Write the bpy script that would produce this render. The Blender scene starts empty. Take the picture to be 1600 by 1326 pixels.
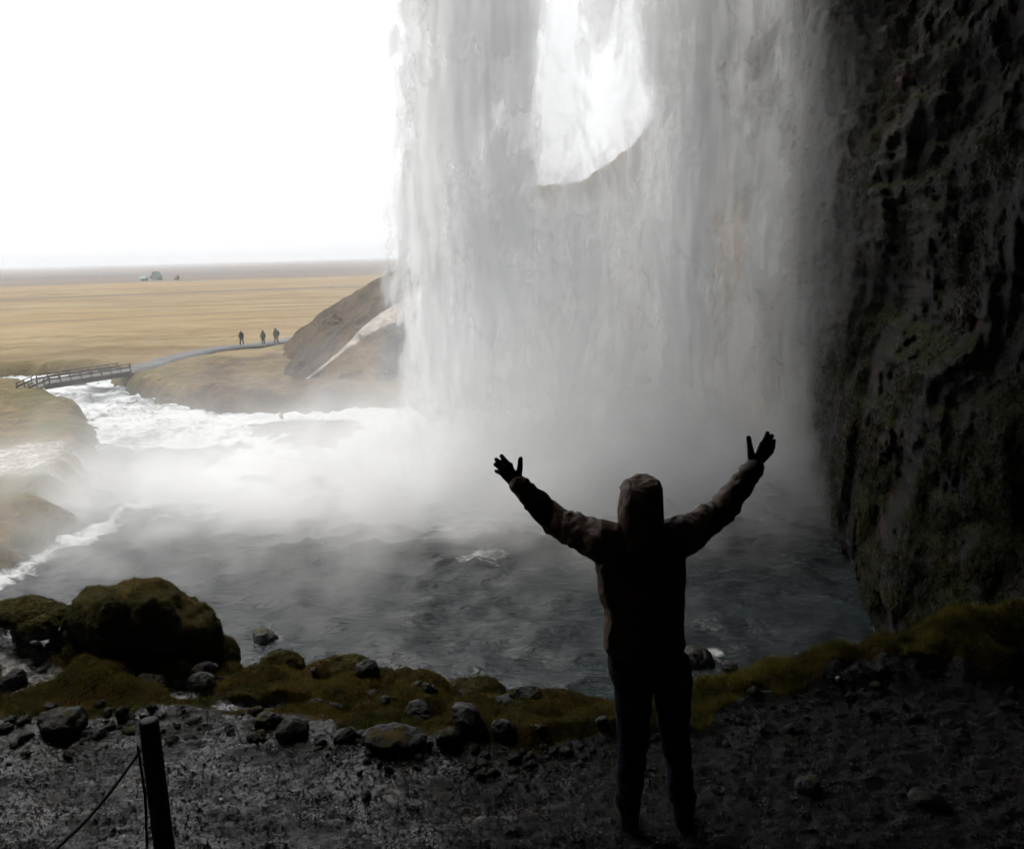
import bpy, bmesh, math, random
import numpy as np
from mathutils import Vector, Matrix

random.seed(7)
RNG = np.random.default_rng(7)
SC = bpy.context.scene
COL = SC.collection

# ------------------------------------------------------------------ camera
FPX, PITCH, ROLL = 1300.0, math.radians(11.6), math.radians(1.5)
CAM = np.array([0.0, 0.0, 2.9])
_F = np.array([0, math.cos(PITCH), -math.sin(PITCH)])
_U0 = np.array([0, math.sin(PITCH), math.cos(PITCH)])
_R0 = np.array([1.0, 0, 0])
_R = _R0 * math.cos(ROLL) - _U0 * math.sin(ROLL)
_U = _U0 * math.cos(ROLL) + _R0 * math.sin(ROLL)
cam_d = bpy.data.cameras.new('camera')
cam = bpy.data.objects.new('camera', cam_d)
COL.objects.link(cam)
cam.matrix_world = Matrix(((_R[0], _U[0], -_F[0], CAM[0]), (_R[1], _U[1], -_F[1], CAM[1]),
                           (_R[2], _U[2], -_F[2], CAM[2]), (0, 0, 0, 1)))
cam_d.sensor_fit = 'HORIZONTAL'
cam_d.sensor_width = 36
cam_d.lens = 36 * FPX / 1600
cam_d.clip_start = 0.05
cam_d.clip_end = 30000
SC.camera = cam

# ------------------------------------------------------------------ light
SUN_AZ, SUN_EL = math.radians(-50), math.radians(58)     # azimuth from +Y towards +X
W = bpy.data.worlds.new('World')
SC.world = W
W.use_nodes = True
wn = W.node_tree.nodes
wl = W.node_tree.links
sky = wn.new('ShaderNodeTexSky')
sky.sky_type = 'NISHITA'
sky.sun_disc = False
sky.sun_elevation = SUN_EL
sky.sun_rotation = SUN_AZ
sky.air_density = 1.0
sky.dust_density = 6.0
sky.ozone_density = 1.0
hs = wn.new('ShaderNodeHueSaturation')                    # overcast: the cloud cover takes the blue out
hs.inputs['Saturation'].default_value = 0.12
wl.new(sky.outputs[0], hs.inputs['Color'])
ov = wn.new('ShaderNodeMix')                              # even cloud deck over it
ov.data_type = 'RGBA'
ov.inputs['Factor'].default_value = 0.7
ov.inputs[7].default_value = (8.6, 8.75, 9.0, 1.0)
wl.new(hs.outputs[0], ov.inputs[6])
wl.new(ov.outputs[2], wn['Background'].inputs['Color'])
wn['Background'].inputs['Strength'].default_value = 0.12
sun_d = bpy.data.lights.new('sun', 'SUN')
sun_d.energy = 1.5
sun_d.angle = math.radians(14)
sun_d.color = (1.0, 0.93, 0.82)
sun = bpy.data.objects.new('sun', sun_d)
COL.objects.link(sun)
sd = Vector((math.sin(SUN_AZ) * math.cos(SUN_EL), math.cos(SUN_AZ) * math.cos(SUN_EL), math.sin(SUN_EL)))
sun.rotation_euler = sd.to_track_quat('Z', 'Y').to_euler()
sun.location = (-40, 30, 60)
vs = SC.view_settings
vs.view_transform = 'Standard'
vs.look = 'None'
vs.exposure = 0.6
vs.gamma = 1.0
vs.use_curve_mapping = False
cy = SC.cycles
cy.use_denoising = True
cy.max_bounces = 12
cy.diffuse_bounces = 1
cy.glossy_bounces = 2
cy.use_adaptive_sampling = True
cy.adaptive_threshold = 0.06
cy.adaptive_min_samples = 8
cy.use_light_tree = False
cy.transmission_bounces = 3
cy.volume_bounces = 10
cy.transparent_max_bounces = 32
cy.volume_step_rate = 5.0
cy.volume_max_steps = 256
cy.sample_clamp_indirect = 4.0
cy.caustics_reflective = False
cy.caustics_refractive = False


# ------------------------------------------------------------------ geometry helpers
def ray(px, py):
    return _F + _R * (px - 800) / FPX - _U * (py - 663) / FPX


def onz(px, py, z):
    d = ray(px, py)
    return CAM + d * (z - CAM[2]) / d[2]


def ony(px, py, y):
    d = ray(px, py)
    return CAM + d * (y / d[1])


def onr(px, py, r):
    d = ray(px, py)
    return CAM + d * (r / math.hypot(d[0], d[1]))


_PERM = np.random.default_rng(3).permutation(256)
_PERM = np.concatenate([_PERM, _PERM, _PERM])
_G3 = np.random.default_rng(5).normal(size=(256, 3))
_G3 /= np.linalg.norm(_G3, axis=1)[:, None]


def perlin(x, y, z):
    x, y, z = np.broadcast_arrays(np.asarray(x, float), np.asarray(y, float), np.asarray(z, float))
    xi, yi, zi = np.floor(x).astype(int), np.floor(y).astype(int), np.floor(z).astype(int)
    xf, yf, zf = x - xi, y - yi, z - zi
    u, v, w = [t * t * t * (t * (t * 6 - 15) + 10) for t in (xf, yf, zf)]
    out = 0
    for dx in (0, 1):
        for dy in (0, 1):
            for dz in (0, 1):
                h = _PERM[_PERM[_PERM[(xi + dx) & 255] + ((yi + dy) & 255)] + ((zi + dz) & 255)]
                g = _G3[h]
                dot = g[..., 0] * (xf - dx) + g[..., 1] * (yf - dy) + g[..., 2] * (zf - dz)
                out = out + dot * (u if dx else 1 - u) * (v if dy else 1 - v) * (w if dz else 1 - w)
    return out * 1.6


def fbm(x, y, z=0.0, octv=4, gain=0.5, ridged=False):
    s, a = 0.0, 1.0
    x, y, z = np.asarray(x, float), np.asarray(y, float), np.asarray(z, float)
    for i in range(octv):
        n = perlin(x + 17.3 * i, y - 9.1 * i, z + 5.7 * i)
        s = s + a * ((1 - 2 * np.abs(n)) if ridged else n)
        a *= gain
        x, y, z = x * 2.03, y * 2.03, z * 2.03
    return s


def sstep(a, b, x):
    t = np.clip((x - a) / (b - a), 0, 1)
    return t * t * (3 - 2 * t)


def np_mesh(name, V, Fq, smooth=True, attrs=None):
    """V (n,3), Fq (m,k) with k 3 or 4."""
    V = np.asarray(V, dtype=np.float32)
    Fq = np.asarray(Fq, dtype=np.int32)
    k = Fq.shape[1]
    me = bpy.data.meshes.new(name)
    me.vertices.add(len(V))
    me.vertices.foreach_set('co', V.ravel())
    me.loops.add(Fq.size)
    me.loops.foreach_set('vertex_index', Fq.ravel())
    me.polygons.add(len(Fq))
    me.polygons.foreach_set('loop_start', np.arange(0, Fq.size, k, dtype=np.int32))
    me.polygons.foreach_set('loop_total', np.full(len(Fq), k, dtype=np.int32))
    me.polygons.foreach_set('use_smooth', np.full(len(Fq), smooth, dtype=bool))
    for an, av in (attrs or {}).items():
        a = me.attributes.new(an, 'FLOAT', 'POINT')
        a.data.foreach_set('value', np.asarray(av, dtype=np.float32).ravel())
    me.update(calc_edges=True)
    me.validate()
    return me


def grid_faces(nu, nv, flip=False):
    i = np.arange(nu - 1)[:, None] * nv + np.arange(nv - 1)[None, :]
    q = np.stack([i, i + nv, i + nv + 1, i + 1], -1).reshape(-1, 4)
    return q[:, ::-1] if flip else q


def put(name, me, mat, parent=None, loc=None):
    o = bpy.data.objects.new(name, me)
    COL.objects.link(o)
    if mat is not None and me is not None and not me.materials:
        me.materials.append(mat)
    if parent is not None:
        o.parent = parent
    if loc is not None:
        o.location = loc
    return o


def tag(o, label=None, cat=None, group=None, kind=None):
    for k, v in (('label', label), ('category', cat), ('group', group), ('kind', kind)):
        if v:
            o[k] = v
    return o


def empty(name, loc, rz=0.0):
    o = bpy.data.objects.new(name, None)
    COL.objects.link(o)
    o.location = loc
    o.rotation_euler = (0, 0, rz)
    o.empty_display_size = 0.2
    return o


# ------------------------------------------------------------------ material helpers
class NT:
    def __init__(self, name):
        self.m = bpy.data.materials.new(name)
        self.m.use_nodes = True
        self.t = self.m.node_tree
        self.t.nodes.clear()
        self.out = self.t.nodes.new('ShaderNodeOutputMaterial')

    def n(self, typ, ins=None, **props):
        nd = self.t.nodes.new(typ)
        for k, v in props.items():
            setattr(nd, k, v)
        for k, v in (ins or {}).items():
            self.set(nd.inputs[k], v)
        return nd

    def set(self, sock, v):
        if hasattr(v, 'is_output') or isinstance(v, bpy.types.NodeSocket):
            self.t.links.new(v, sock)
        else:
            if isinstance(v, (tuple, list)) and len(v) == 3 and sock.type == 'RGBA':
                v = (*v, 1.0)
            sock.default_value = v

    def math(self, op, a, b=0.0, c=0.0, clamp=False):
        nd = self.n('ShaderNodeMath', operation=op, use_clamp=clamp)
        for i, v in enumerate((a, b, c)):
            self.set(nd.inputs[i], v)
        return nd.outputs[0]

    def mul(self, a, b): return self.math('MULTIPLY', a, b)
    def add(self, a, b): return self.math('ADD', a, b)
    def sub(self, a, b): return self.math('SUBTRACT', a, b)

    def gauss(self, x, c, s):
        t = self.math('DIVIDE', self.sub(x, c), s)
        return self.math('POWER', 2.718282, self.mul(self.mul(t, t), -1.0))

    def pos(self): return self.n('ShaderNodeNewGeometry').outputs['Position']
    def obj(self): return self.n('ShaderNodeTexCoord').outputs['Object']

    def scaled(self, vec, s, off=(0, 0, 0)):
        return self.n('ShaderNodeMapping', {'Vector': vec, 'Scale': s, 'Location': off}).outputs[0]

    def noise(self, vec, scale, detail=4.0, rough=0.55, dist=0.0):
        return self.n('ShaderNodeTexNoise', {'Vector': vec, 'Scale': scale, 'Detail': detail, 'Roughness': rough,
                                             'Distortion': dist}).outputs[0]

    def ramp(self, f, a, b, lo=0.0, hi=1.0, smooth=True):
        nd = self.n('ShaderNodeMapRange', {'Value': f, 'From Min': a, 'From Max': b, 'To Min': lo, 'To Max': hi})
        nd.interpolation_type = 'SMOOTHSTEP' if smooth else 'LINEAR'
        return nd.outputs[0]

    def mix(self, f, a, b):
        nd = self.n('ShaderNodeMix', data_type='RGBA')
        self.set(nd.inputs['Factor'], f)
        self.set(nd.inputs[6], a)
        self.set(nd.inputs[7], b)
        return nd.outputs[2]

    def attr(self, name): return self.n('ShaderNodeAttribute', attribute_name=name).outputs['Fac']

    def bump(self, h, strength=0.5, dist=0.02):
        return self.n('ShaderNodeBump', {'Height': h, 'Strength': strength, 'Distance': dist}).outputs[0]

    def bsdf(self, color, rough=0.6, spec=0.5, normal=None, **extra):
        ins = {'Base Color': color, 'Roughness': rough, 'Specular IOR Level': spec}
        if normal is not None:
            ins['Normal'] = normal
        ins.update(extra)
        return self.n('ShaderNodeBsdfPrincipled', ins).outputs[0]

    def surf(self, s):
        self.t.links.new(s, self.out.inputs['Surface'])
        return self.m

    def vol(self, s):
        self.t.links.new(s, self.out.inputs['Volume'])
        return self.m


def mat_simple(name, col, rough=0.7, spec=0.4, var=0.25, scale=8.0, bump=0.0, bscale=40.0, bdist=0.005):
    t = NT(name)
    p = t.obj()
    f = t.noise(p, scale, 5)
    c = t.mix(t.ramp(f, 0.3, 0.7), tuple(v * (1 - var) for v in col), tuple(min(1, v * (1 + var)) for v in col))
    nrm = t.bump(t.noise(p, bscale, 4), bump, bdist) if bump else None
    return t.surf(t.bsdf(c, rough, spec, nrm))


def mat_shore():
    """foreground ground: wet gravel path, moss, pale speckled bare patches chosen by the painted-on cover attributes"""
    t = NT('wet_path_and_moss')
    p = t.pos()
    moss = t.attr('moss')
    rock = t.attr('rock')
    n1 = t.noise(p, 3.0, 5)
    n2 = t.noise(p, 22.0, 4)
    n3 = t.noise(p, 1.1, 3)
    mcol = t.mix(t.ramp(n1, 0.35, 0.65), (0.03, 0.034, 0.009), (0.115, 0.09, 0.018))
    mcol = t.mix(t.ramp(n3, 0.5, 0.68), mcol, (0.14, 0.07, 0.022))
    mcol = t.mix(t.ramp(n2, 0.35, 0.7), mcol, (0.035, 0.036, 0.012))
    mcol = t.mix(t.ramp(t.attr('tint'), 0.1, 0.9, 0.0, 0.45), mcol, t.mix(t.ramp(t.attr('tint'), 0.4, 0.8), (0.02, 0.026, 0.008), (0.15, 0.085, 0.022)))
    gcol = t.mix(t.ramp(n2, 0.3, 0.7), (0.005, 0.0048, 0.0048), (0.016, 0.0152, 0.0145))
    red = t.mul(t.ramp(t.noise(p, 2.4, 2), 0.58, 0.66), t.sub(1.0, moss))
    gcol = t.mix(t.mul(red, 0.6), gcol, (0.055, 0.034, 0.027))
    speckle_col = t.mix(t.ramp(t.noise(t.scaled(p, (1.0, 2.0, 1.0)), 17.0, 4, 0.65), 0.42, 0.6), (0.02, 0.02, 0.02), (0.42, 0.42, 0.43))  # pale and dark speckle on the moss-free patches
    base = t.mix(rock, gcol, speckle_col)
    mfac = t.ramp(t.add(moss, t.mul(t.sub(n2, 0.5), 0.5)), 0.42, 0.6)
    col = t.mix(mfac, base, mcol)
    rg = t.ramp(t.noise(p, 6.0, 4), 0.35, 0.65, 0.14, 0.45)
    rough = t.add(t.mul(mfac, t.sub(0.9, rg)), rg)
    st = t.scaled(p, (1.0, 2.2, 1.0))
    h = t.add(t.mul(t.noise(st, 26.0, 5, 0.65), 1.0), t.mul(t.noise(st, 90.0, 3), 0.5))
    nb = t.bump(h, 1.0, 0.016)
    spec = t.add(t.sub(0.34, t.mul(mfac, 0.27)), t.mul(rock, 0.3))
    wet = t.math('MULTIPLY', t.math('MAXIMUM', rock, t.attr('film')), t.sub(1.0, mfac), clamp=True)
    nc = t.bump(t.add(t.mul(t.noise(st, 14.0, 4, 0.6), 1.0), t.mul(t.noise(st, 60.0, 3), 0.35)), 1.0, 0.03)
    return t.surf(t.bsdf(col, rough, spec, nb, **{'Coat Weight': wet, 'Coat Roughness': 0.12, 'Coat IOR': 1.7, 'Coat Normal': nc}))


def mat_moss_rock(name='moss_rock', moss_amt=0.5):
    t = NT(name)
    p = t.pos()
    nz = t.n('ShaderNodeSeparateXYZ', {'Vector': t.n('ShaderNodeNewGeometry').outputs['Normal']}).outputs[2]
    n1 = t.noise(p, 5.0, 5)
    n2 = t.noise(p, 30.0, 4)
    m = t.ramp(t.add(nz, t.mul(t.sub(n1, 0.5), 1.6)), 0.75 - moss_amt, 1.0 - moss_amt)
    mc = t.mix(t.ramp(n2, 0.3, 0.7), (0.04, 0.042, 0.016), (0.12, 0.105, 0.036))
    mc = t.mix(t.ramp(t.noise(p, 2.2, 3), 0.5, 0.7), mc, (0.11, 0.08, 0.026))
    rk = 2.2 if moss_amt > 0.3 else 0.9
    rc = t.mix(t.ramp(n1, 0.3, 0.7), (0.009 * rk, 0.009 * rk, 0.009 * rk), (0.026 * rk, 0.025 * rk, 0.024 * rk))
    col = t.mix(m, rc, mc)
    rough = t.add(t.mul(m, 0.4), 0.45)
    nb = t.bump(t.add(t.mul(n2, 1.0), t.noise(p, 110.0, 3)), 0.7, 0.015)
    return t.surf(t.bsdf(col, rough, t.sub(0.3, t.mul(m, 0.25)), nb))


def mat_cliff():
    t = NT('dark_cliff')
    p = t.pos()
    sep = t.n('ShaderNodeSeparateXYZ', {'Vector': t.n('ShaderNodeNewGeometry').outputs['Normal']})
    n1 = t.noise(p, 0.5, 6, 0.6)
    n2 = t.noise(p, 3.5, 5, 0.6)
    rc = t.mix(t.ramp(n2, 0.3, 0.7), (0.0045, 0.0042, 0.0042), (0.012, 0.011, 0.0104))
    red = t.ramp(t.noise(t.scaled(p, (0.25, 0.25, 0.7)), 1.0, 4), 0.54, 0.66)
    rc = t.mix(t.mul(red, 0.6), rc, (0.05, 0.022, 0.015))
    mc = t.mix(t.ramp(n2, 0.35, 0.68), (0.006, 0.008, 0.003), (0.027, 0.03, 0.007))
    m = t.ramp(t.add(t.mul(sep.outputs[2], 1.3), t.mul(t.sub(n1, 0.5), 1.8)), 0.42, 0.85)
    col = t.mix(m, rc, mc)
    nb = t.bump(t.add(t.mul(n2, 1.0), t.mul(t.noise(p, 14.0, 4), 0.4)), 0.9, 0.18)
    return t.surf(t.bsdf(col, t.add(0.6, t.mul(m, 0.3)), 0.15, nb))


def mat_ground():
    t = NT('plain_grassland')
    p = t.pos()
    s = t.n('ShaderNodeSeparateXYZ', {'Vector': p})
    far = t.scaled(p, (0.0022, 0.011, 0.0), (3.0, 1.0, 0))
    band = t.noise(far, 1.0, 5, 0.6)
    n1 = t.noise(t.scaled(p, (0.05, 0.16, 0.1)), 1.0, 6, 0.62)
    n2 = t.noise(p, 0.9, 5, 0.65)
    c = t.mix(t.ramp(n1, 0.36, 0.64), (0.165, 0.112, 0.052), (0.285, 0.222, 0.122))
    c = t.mix(t.mul(t.ramp(t.noise(t.scaled(p, (0.02, 0.09, 0.0), (9.0, 4.0, 0)), 1.0, 5, 0.65), 0.5, 0.68), 0.5), c, (0.16, 0.135, 0.06))
    c = t.mix(t.ramp(band, 0.45, 0.62), c, (0.25, 0.168, 0.082))
    # farther fields: heath and ploughed land in strips
    dist = s.outputs[1]
    strips = t.ramp(t.noise(t.scaled(p, (0.0007, 0.0045, 0.0), (0.0, 7.3, 0)), 1.0, 3), 0.46, 0.56)
    ff = t.mul(t.ramp(dist, 330.0, 640.0), t.add(0.35, t.mul(strips, 0.65)))
    c = t.mix(ff, c, (0.155, 0.125, 0.11))
    wob = t.add(dist, t.mul(t.sub(t.noise(t.scaled(p, (0.004, 0.004, 0.0)), 1.0, 4), 0.5), 90.0))
    wob = t.add(wob, t.mul(s.outputs[0], -0.25))
    heath = t.ramp(wob, 400.0, 450.0)
    c = t.mix(t.mul(heath, t.ramp(t.noise(t.scaled(p, (0.0006, 0.006, 0.0), (0.0, 0.0, 0)), 1.0, 4), 0.38, 0.6, 0.45, 0.95)), c, (0.085, 0.074, 0.076))
    for cc, ww, kk in ((262.0, 9.0, 0.8), (335.0, 8.0, 0.5), (148.0, 2.4, 0.6), (196.0, 3.0, 0.35)):
        c = t.mix(t.mul(t.gauss(wob, cc, ww), kk), c, (0.11, 0.085, 0.07))
    # nearer banks: browner, greener tufts
    near = t.sub(1.0, t.ramp(dist, 60.0, 95.0))
    nb_ = t.mix(t.ramp(n2, 0.35, 0.68), (0.08, 0.06, 0.026), (0.19, 0.135, 0.06))
    nb_ = t.mix(t.ramp(t.noise(p, 0.25, 4), 0.5, 0.66), nb_, (0.085, 0.082, 0.026))
    c = t.mix(near, c, nb_)
    hb = t.mix(t.ramp(n2, 0.35, 0.68), (0.045, 0.031, 0.019), (0.15, 0.098, 0.046))
    c = t.mix(t.attr('heath'), c, hb)
    wet = t.attr('wet')
    c = t.mix(t.mul(wet, 0.85), c, (0.05, 0.043, 0.036))
    gr = t.attr('gravel')
    glint_col = t.mix(t.ramp(t.noise(p, 5.0, 4), 0.35, 0.65), (0.16, 0.15, 0.14), (0.62, 0.60, 0.57))  # pale pebble patch; glint off wet stones put into the colour
    c = t.mix(gr, c, glint_col)
    nb = t.bump(t.add(n2, t.mul(t.noise(p, 6.0, 4), 0.5)), 0.8, 0.35)
    return t.surf(t.bsdf(c, 0.85, 0.15, nb))


def mat_hill():
    t = NT('hillside')
    p = t.pos()
    n1 = t.noise(p, 0.22, 6, 0.62)
    n2 = t.noise(p, 1.3, 5, 0.65)
    c = t.mix(t.ramp(n1, 0.36, 0.62), (0.034, 0.02, 0.011), (0.085, 0.05, 0.022))
    c = t.mix(t.ramp(n2, 0.45, 0.72), c, (0.075, 0.066, 0.028))
    c = t.mix(t.attr('grass'), c, t.mix(t.ramp(n2, 0.3, 0.7), (0.10, 0.06, 0.023), (0.16, 0.10, 0.042)))
    c = t.mix(t.attr('bare'), c, t.mix(t.ramp(n2, 0.3, 0.7), (0.045, 0.04, 0.038), (0.085, 0.075, 0.068)))
    c = t.mix(t.attr('scree'), c, t.mix(t.ramp(n2, 0.3, 0.7), (0.42, 0.385, 0.35), (0.62, 0.58, 0.54)))
    nb = t.bump(t.add(n2, t.mul(t.noise(p, 7.0, 4), 0.6)), 0.9, 0.35)
    return t.surf(t.bsdf(c, 0.85, 0.15, nb))


def mat_water():
    t = NT('pool_water')
    p = t.pos()
    foam = t.attr('foam')
    st = t.scaled(p, (1.0, 1.7, 1.0))
    n1 = t.noise(st, 1.1, 6, 0.66, 0.6)
    n2 = t.noise(st, 5.5, 4, 0.6, 0.3)
    amp = t.math('MINIMUM', 1.0, t.add(0.3, t.mul(foam, 1.6)))
    f = t.ramp(t.add(foam, t.mul(amp, t.add(t.mul(t.sub(n1, 0.5), 1.3), t.mul(t.sub(n2, 0.5), 0.5)))), 0.5, 0.95)
    h = t.add(t.mul(t.noise(st, 1.6, 5, 0.6), 1.0), t.mul(t.noise(st, 7.0, 4, 0.6), 0.35))
    nb = t.bump(h, 0.8, 0.16)
    wcol = t.mix(t.ramp(n1, 0.3, 0.7), (0.010, 0.015, 0.018), (0.02, 0.028, 0.032))
    wat = t.bsdf(wcol, 0.16, 0.5, nb, IOR=1.33)
    fo = t.bsdf((0.60, 0.62, 0.63), 0.7, 0.2, nb)
    mx = t.n('ShaderNodeMixShader')
    t.set(mx.inputs[0], f)
    t.set(mx.inputs[1], wat)
    t.set(mx.inputs[2], fo)
    return t.surf(mx.outputs[0])


def mat_fall():
    t = NT('falling_water')
    al = t.attr('dens')
    tr = t.n('ShaderNodeBsdfTransparent').outputs[0]
    col = (0.93, 0.945, 0.96)
    df = t.n('ShaderNodeBsdfDiffuse', {'Color': col}).outputs[0]
    tl = t.n('ShaderNodeBsdfTranslucent', {'Color': col}).outputs[0]
    m1 = t.n('ShaderNodeMixShader', {0: 0.72})
    t.set(m1.inputs[1], df)
    t.set(m1.inputs[2], tl)
    m2 = t.n('ShaderNodeMixShader')
    t.set(m2.inputs[0], al)
    t.set(m2.inputs[1], tr)
    t.set(m2.inputs[2], m1.outputs[0])
    return t.surf(m2.outputs[0])


def mat_mist():
    t = NT('spray_mist')
    d = t.attr('density')
    v = t.n('ShaderNodeVolumePrincipled', {'Color': (0.992, 0.994, 0.996), 'Density': 1.0, 'Anisotropy': 0.25})
    t.set(v.inputs['Density'], d)
    v.inputs['Density Attribute'].default_value = ''
    return t.vol(v.outputs[0])


def mat_haze():
    t = NT('haze_air')
    v = t.n('ShaderNodeVolumePrincipled', {'Color': (0.93, 0.96, 1.0), 'Density': 0.0005, 'Anisotropy': 0.0})
    return t.vol(v.outputs[0])


def mat_blade(name, c1, c2, c3, scale=1.5):
    t = NT(name)
    p = t.pos()
    c = t.mix(t.ramp(t.noise(p, scale, 4), 0.35, 0.65), c1, c2)
    c = t.mix(t.ramp(t.noise(p, scale * 9, 2), 0.45, 0.7), c, c3)
    df = t.bsdf(c, 0.7, 0.15)
    tl = t.n('ShaderNodeBsdfTranslucent', {'Color': c}).outputs[0]
    m = t.n('ShaderNodeMixShader', {0: 0.3})
    t.set(m.inputs[1], df)
    t.set(m.inputs[2], tl)
    return t.surf(m.outputs[0])


M_SHORE, M_CLIFF, M_GROUND, M_HILL, M_WATER, M_FALL = mat_shore(), mat_cliff(), mat_ground(), mat_hill(), mat_water(), mat_fall()
M_MOSSROCK = mat_moss_rock('mossy_rock', 0.62)
M_WETROCK = mat_moss_rock('wet_rock', -0.2)

# ================================================================== THE SETTING
WZ = -7.0                                                   # water level


def poly_px(pts, z):
    return np.array([onz(a, b, z)[:2] for a, b in pts])


RIVER = np.concatenate([
    poly_px([(-260, 618), (-60, 611), (40, 605), (66, 604), (76, 620), (110, 638), (150, 655), (176, 682), (172, 720), (163, 762),
             (140, 805), (100, 850), (40, 885), (-60, 930)], WZ),
    np.array([[-30.0, 12.0], [-30.0, 2.0], [24.0, 2.0], [24.0, 44.0]]),
    poly_px([(1100, 660), (900, 648), (700, 641), (600, 640), (460, 651), (380, 650), (310, 646), (240, 633), (186, 613), (150, 594),
             (140, 588), (60, 589), (-60, 592), (-260, 598)], WZ)])
BAR = poly_px([(388, 666), (430, 661), (500, 657), (562, 660), (556, 686), (520, 697), (470, 698), (420, 688)], WZ)
GLINT_PATCH = poly_px([(-120, 745), (0, 740), (60, 722), (126, 722), (108, 765), (40, 780), (-120, 790)], -6.6)


def sdist(P, poly):
    """signed distance to a polygon, negative inside"""
    a = poly
    b = np.roll(poly, -1, axis=0)
    best = np.full(len(P), 1e18)
    ins = np.zeros(len(P), bool)
    for (ax, ay), (bx, by) in zip(a, b):
        ex, ey = bx - ax, by - ay
        wx, wy = P[:, 0] - ax, P[:, 1] - ay
        t = np.clip((wx * ex + wy * ey) / (ex * ex + ey * ey + 1e-9), 0, 1)
        best = np.minimum(best, (wx - ex * t) ** 2 + (wy - ey * t) ** 2)
        cross = ((ay > P[:, 1]) != (by > P[:, 1])) & (P[:, 0] < (bx - ax) * (P[:, 1] - ay) / (by - ay + 1e-12) + ax)
        ins ^= cross
    d = np.sqrt(best)
    return np.where(ins, -d, d)


# ---- ground: one sheet from the pool to the horizon
def ground_h(P):
    x, y = P[:, 0], P[:, 1]
    wob = np.stack([x + fbm(x * 0.5, y * 0.5, 3.0, 3) * 0.7, y + fbm(x * 0.5, y * 0.5, 9.0, 3) * 0.7], -1)
    d = sdist(wob, RIVER)
    db = sdist(wob, BAR)
    land = -5.75 + 0.35 * fbm(x * 0.08, y * 0.08, 1.0, 4) + 0.14 * fbm(x * 0.6, y * 0.6, 2.0, 4)
    land = np.where(y > 90, -5.75 + (land + 5.75) * np.clip(1 - (y - 90) / 60, 0.15, 1), land)
    left = sstep(-16, -32, x) * sstep(66, 50, y)
    land = land + left * 0.35
    up = sstep(-0.15, 1.9, d)
    h = (WZ - 0.9) + (land - (WZ - 0.9)) * up
    h = np.where(d < 0, np.maximum(WZ - 0.9, WZ - 0.12 + 0.6 * d), h)
    bar = WZ + 0.22 + 0.12 * fbm(x * 0.8, y * 0.8, 4.0, 3)
    h = np.where(db < 1.0, np.maximum(h, (WZ - 0.4) + (bar - WZ + 0.4) * sstep(0.8, -0.5, db)), h)
    return h, d, db


gx = np.concatenate([-np.geomspace(9000, 62, 60), np.arange(-60, 26, 0.4), np.geomspace(28, 9000, 40)])
gy = np.concatenate([np.linspace(-200, 6, 12), np.arange(8, 106, 0.4), np.geomspace(108, 9000, 70)])
XX, YY = np.meshgrid(gx, gy, indexing='ij')
GP = np.stack([XX.ravel(), YY.ravel()], -1)
GH, gd, gdb = ground_h(GP)
wet = np.clip(sstep(1.6, 0.2, gd) * (GP[:, 1] < 120) + sstep(0.5, -0.6, gdb) * 0.5, 0, 1)
glint = sstep(0.5, -0.8, sdist(GP + fbm(GP[:, :1] * 0.6, GP[:, 1:] * 0.6, 0, 3) * 0.9, GLINT_PATCH)) * (0.45 + 0.55 * (fbm(GP[:, 0] * 1.4, GP[:, 1] * 2.2, 0, 3) > -0.1))
heath_ = sstep(-32, -22, GP[:, 0]) * sstep(92, 78, GP[:, 1]) * sstep(50, 54, GP[:, 1]) * sstep(-0.35, 0.25, fbm(GP[:, 0] * 0.14, GP[:, 1] * 0.14, 41.0, 4) + 0.035 * (GP[:, 0] + 20))
ground = put('ground', np_mesh('ground', np.column_stack([GP, GH]), grid_faces(len(gx), len(gy)),
                               attrs={'wet': wet, 'gravel': glint, 'heath': heath_}), M_GROUND)
tag(ground, 'tan grassy plain reaching to the horizon', None, None, 'structure')


def ground_z(x, y):
    return float(ground_h(np.array([[x, y]]))[0][0])


# ---- hill beyond the fall
HILL = [  # crest px, py, distance | foot px, py (on water / plain level)
    (400, 557, 100, 400, 575, -7.2), (438, 545, 92, 425, 622, -6.8), (470, 515, 84, 440, 643, -6.8), (505, 487, 78, 470, 648, -7.2),
    (545, 464, 75, 520, 645, -7.2), (590, 437, 72, 580, 640, -7.2), (640, 414, 71, 640, 640, -7.2), (720, 362, 72, 720, 640, -7.2),
    (790, 312, 75, 800, 645, -7.2), (840, 292, 80, 860, 648, -7.2), (905, 286, 82, 930, 650, -7.2), (960, 248, 82, 990, 655, -7.2),
    (1020, 198, 80, 1060, 660, -7.2), (1066, 112, 76, 1130, 665, -7.2), (1100, -20, 72, 1200, 680, -7.2), (1250, -110, 66, 1330, 690, -7.2)]
hc = np.array([ony(a, b, c) for a, b, c, _, _, _ in HILL])
hf = np.array([onz(d, e, z) for _, _, _, d, e, z in HILL])
NU, NV = 340, 170
uu = np.linspace(0, len(HILL) - 1, NU)
ii = np.arange(len(HILL))
crest = np.stack([np.interp(uu, ii, hc[:, k]) for k in range(3)], -1)
foot = np.stack([np.interp(uu, ii, hf[:, k]) for k in range(3)], -1)
back = crest + (crest - foot) * np.array([1.2, 1.2, 0.0]) + np.array([6.0, 18.0, -1.5])
back[:, 2] = np.maximum(back[:, 2] - 2.5, -7)
tv = np.linspace(-0.06, 1.6, NV)
HV = np.zeros((NU, NV, 3))
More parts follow.
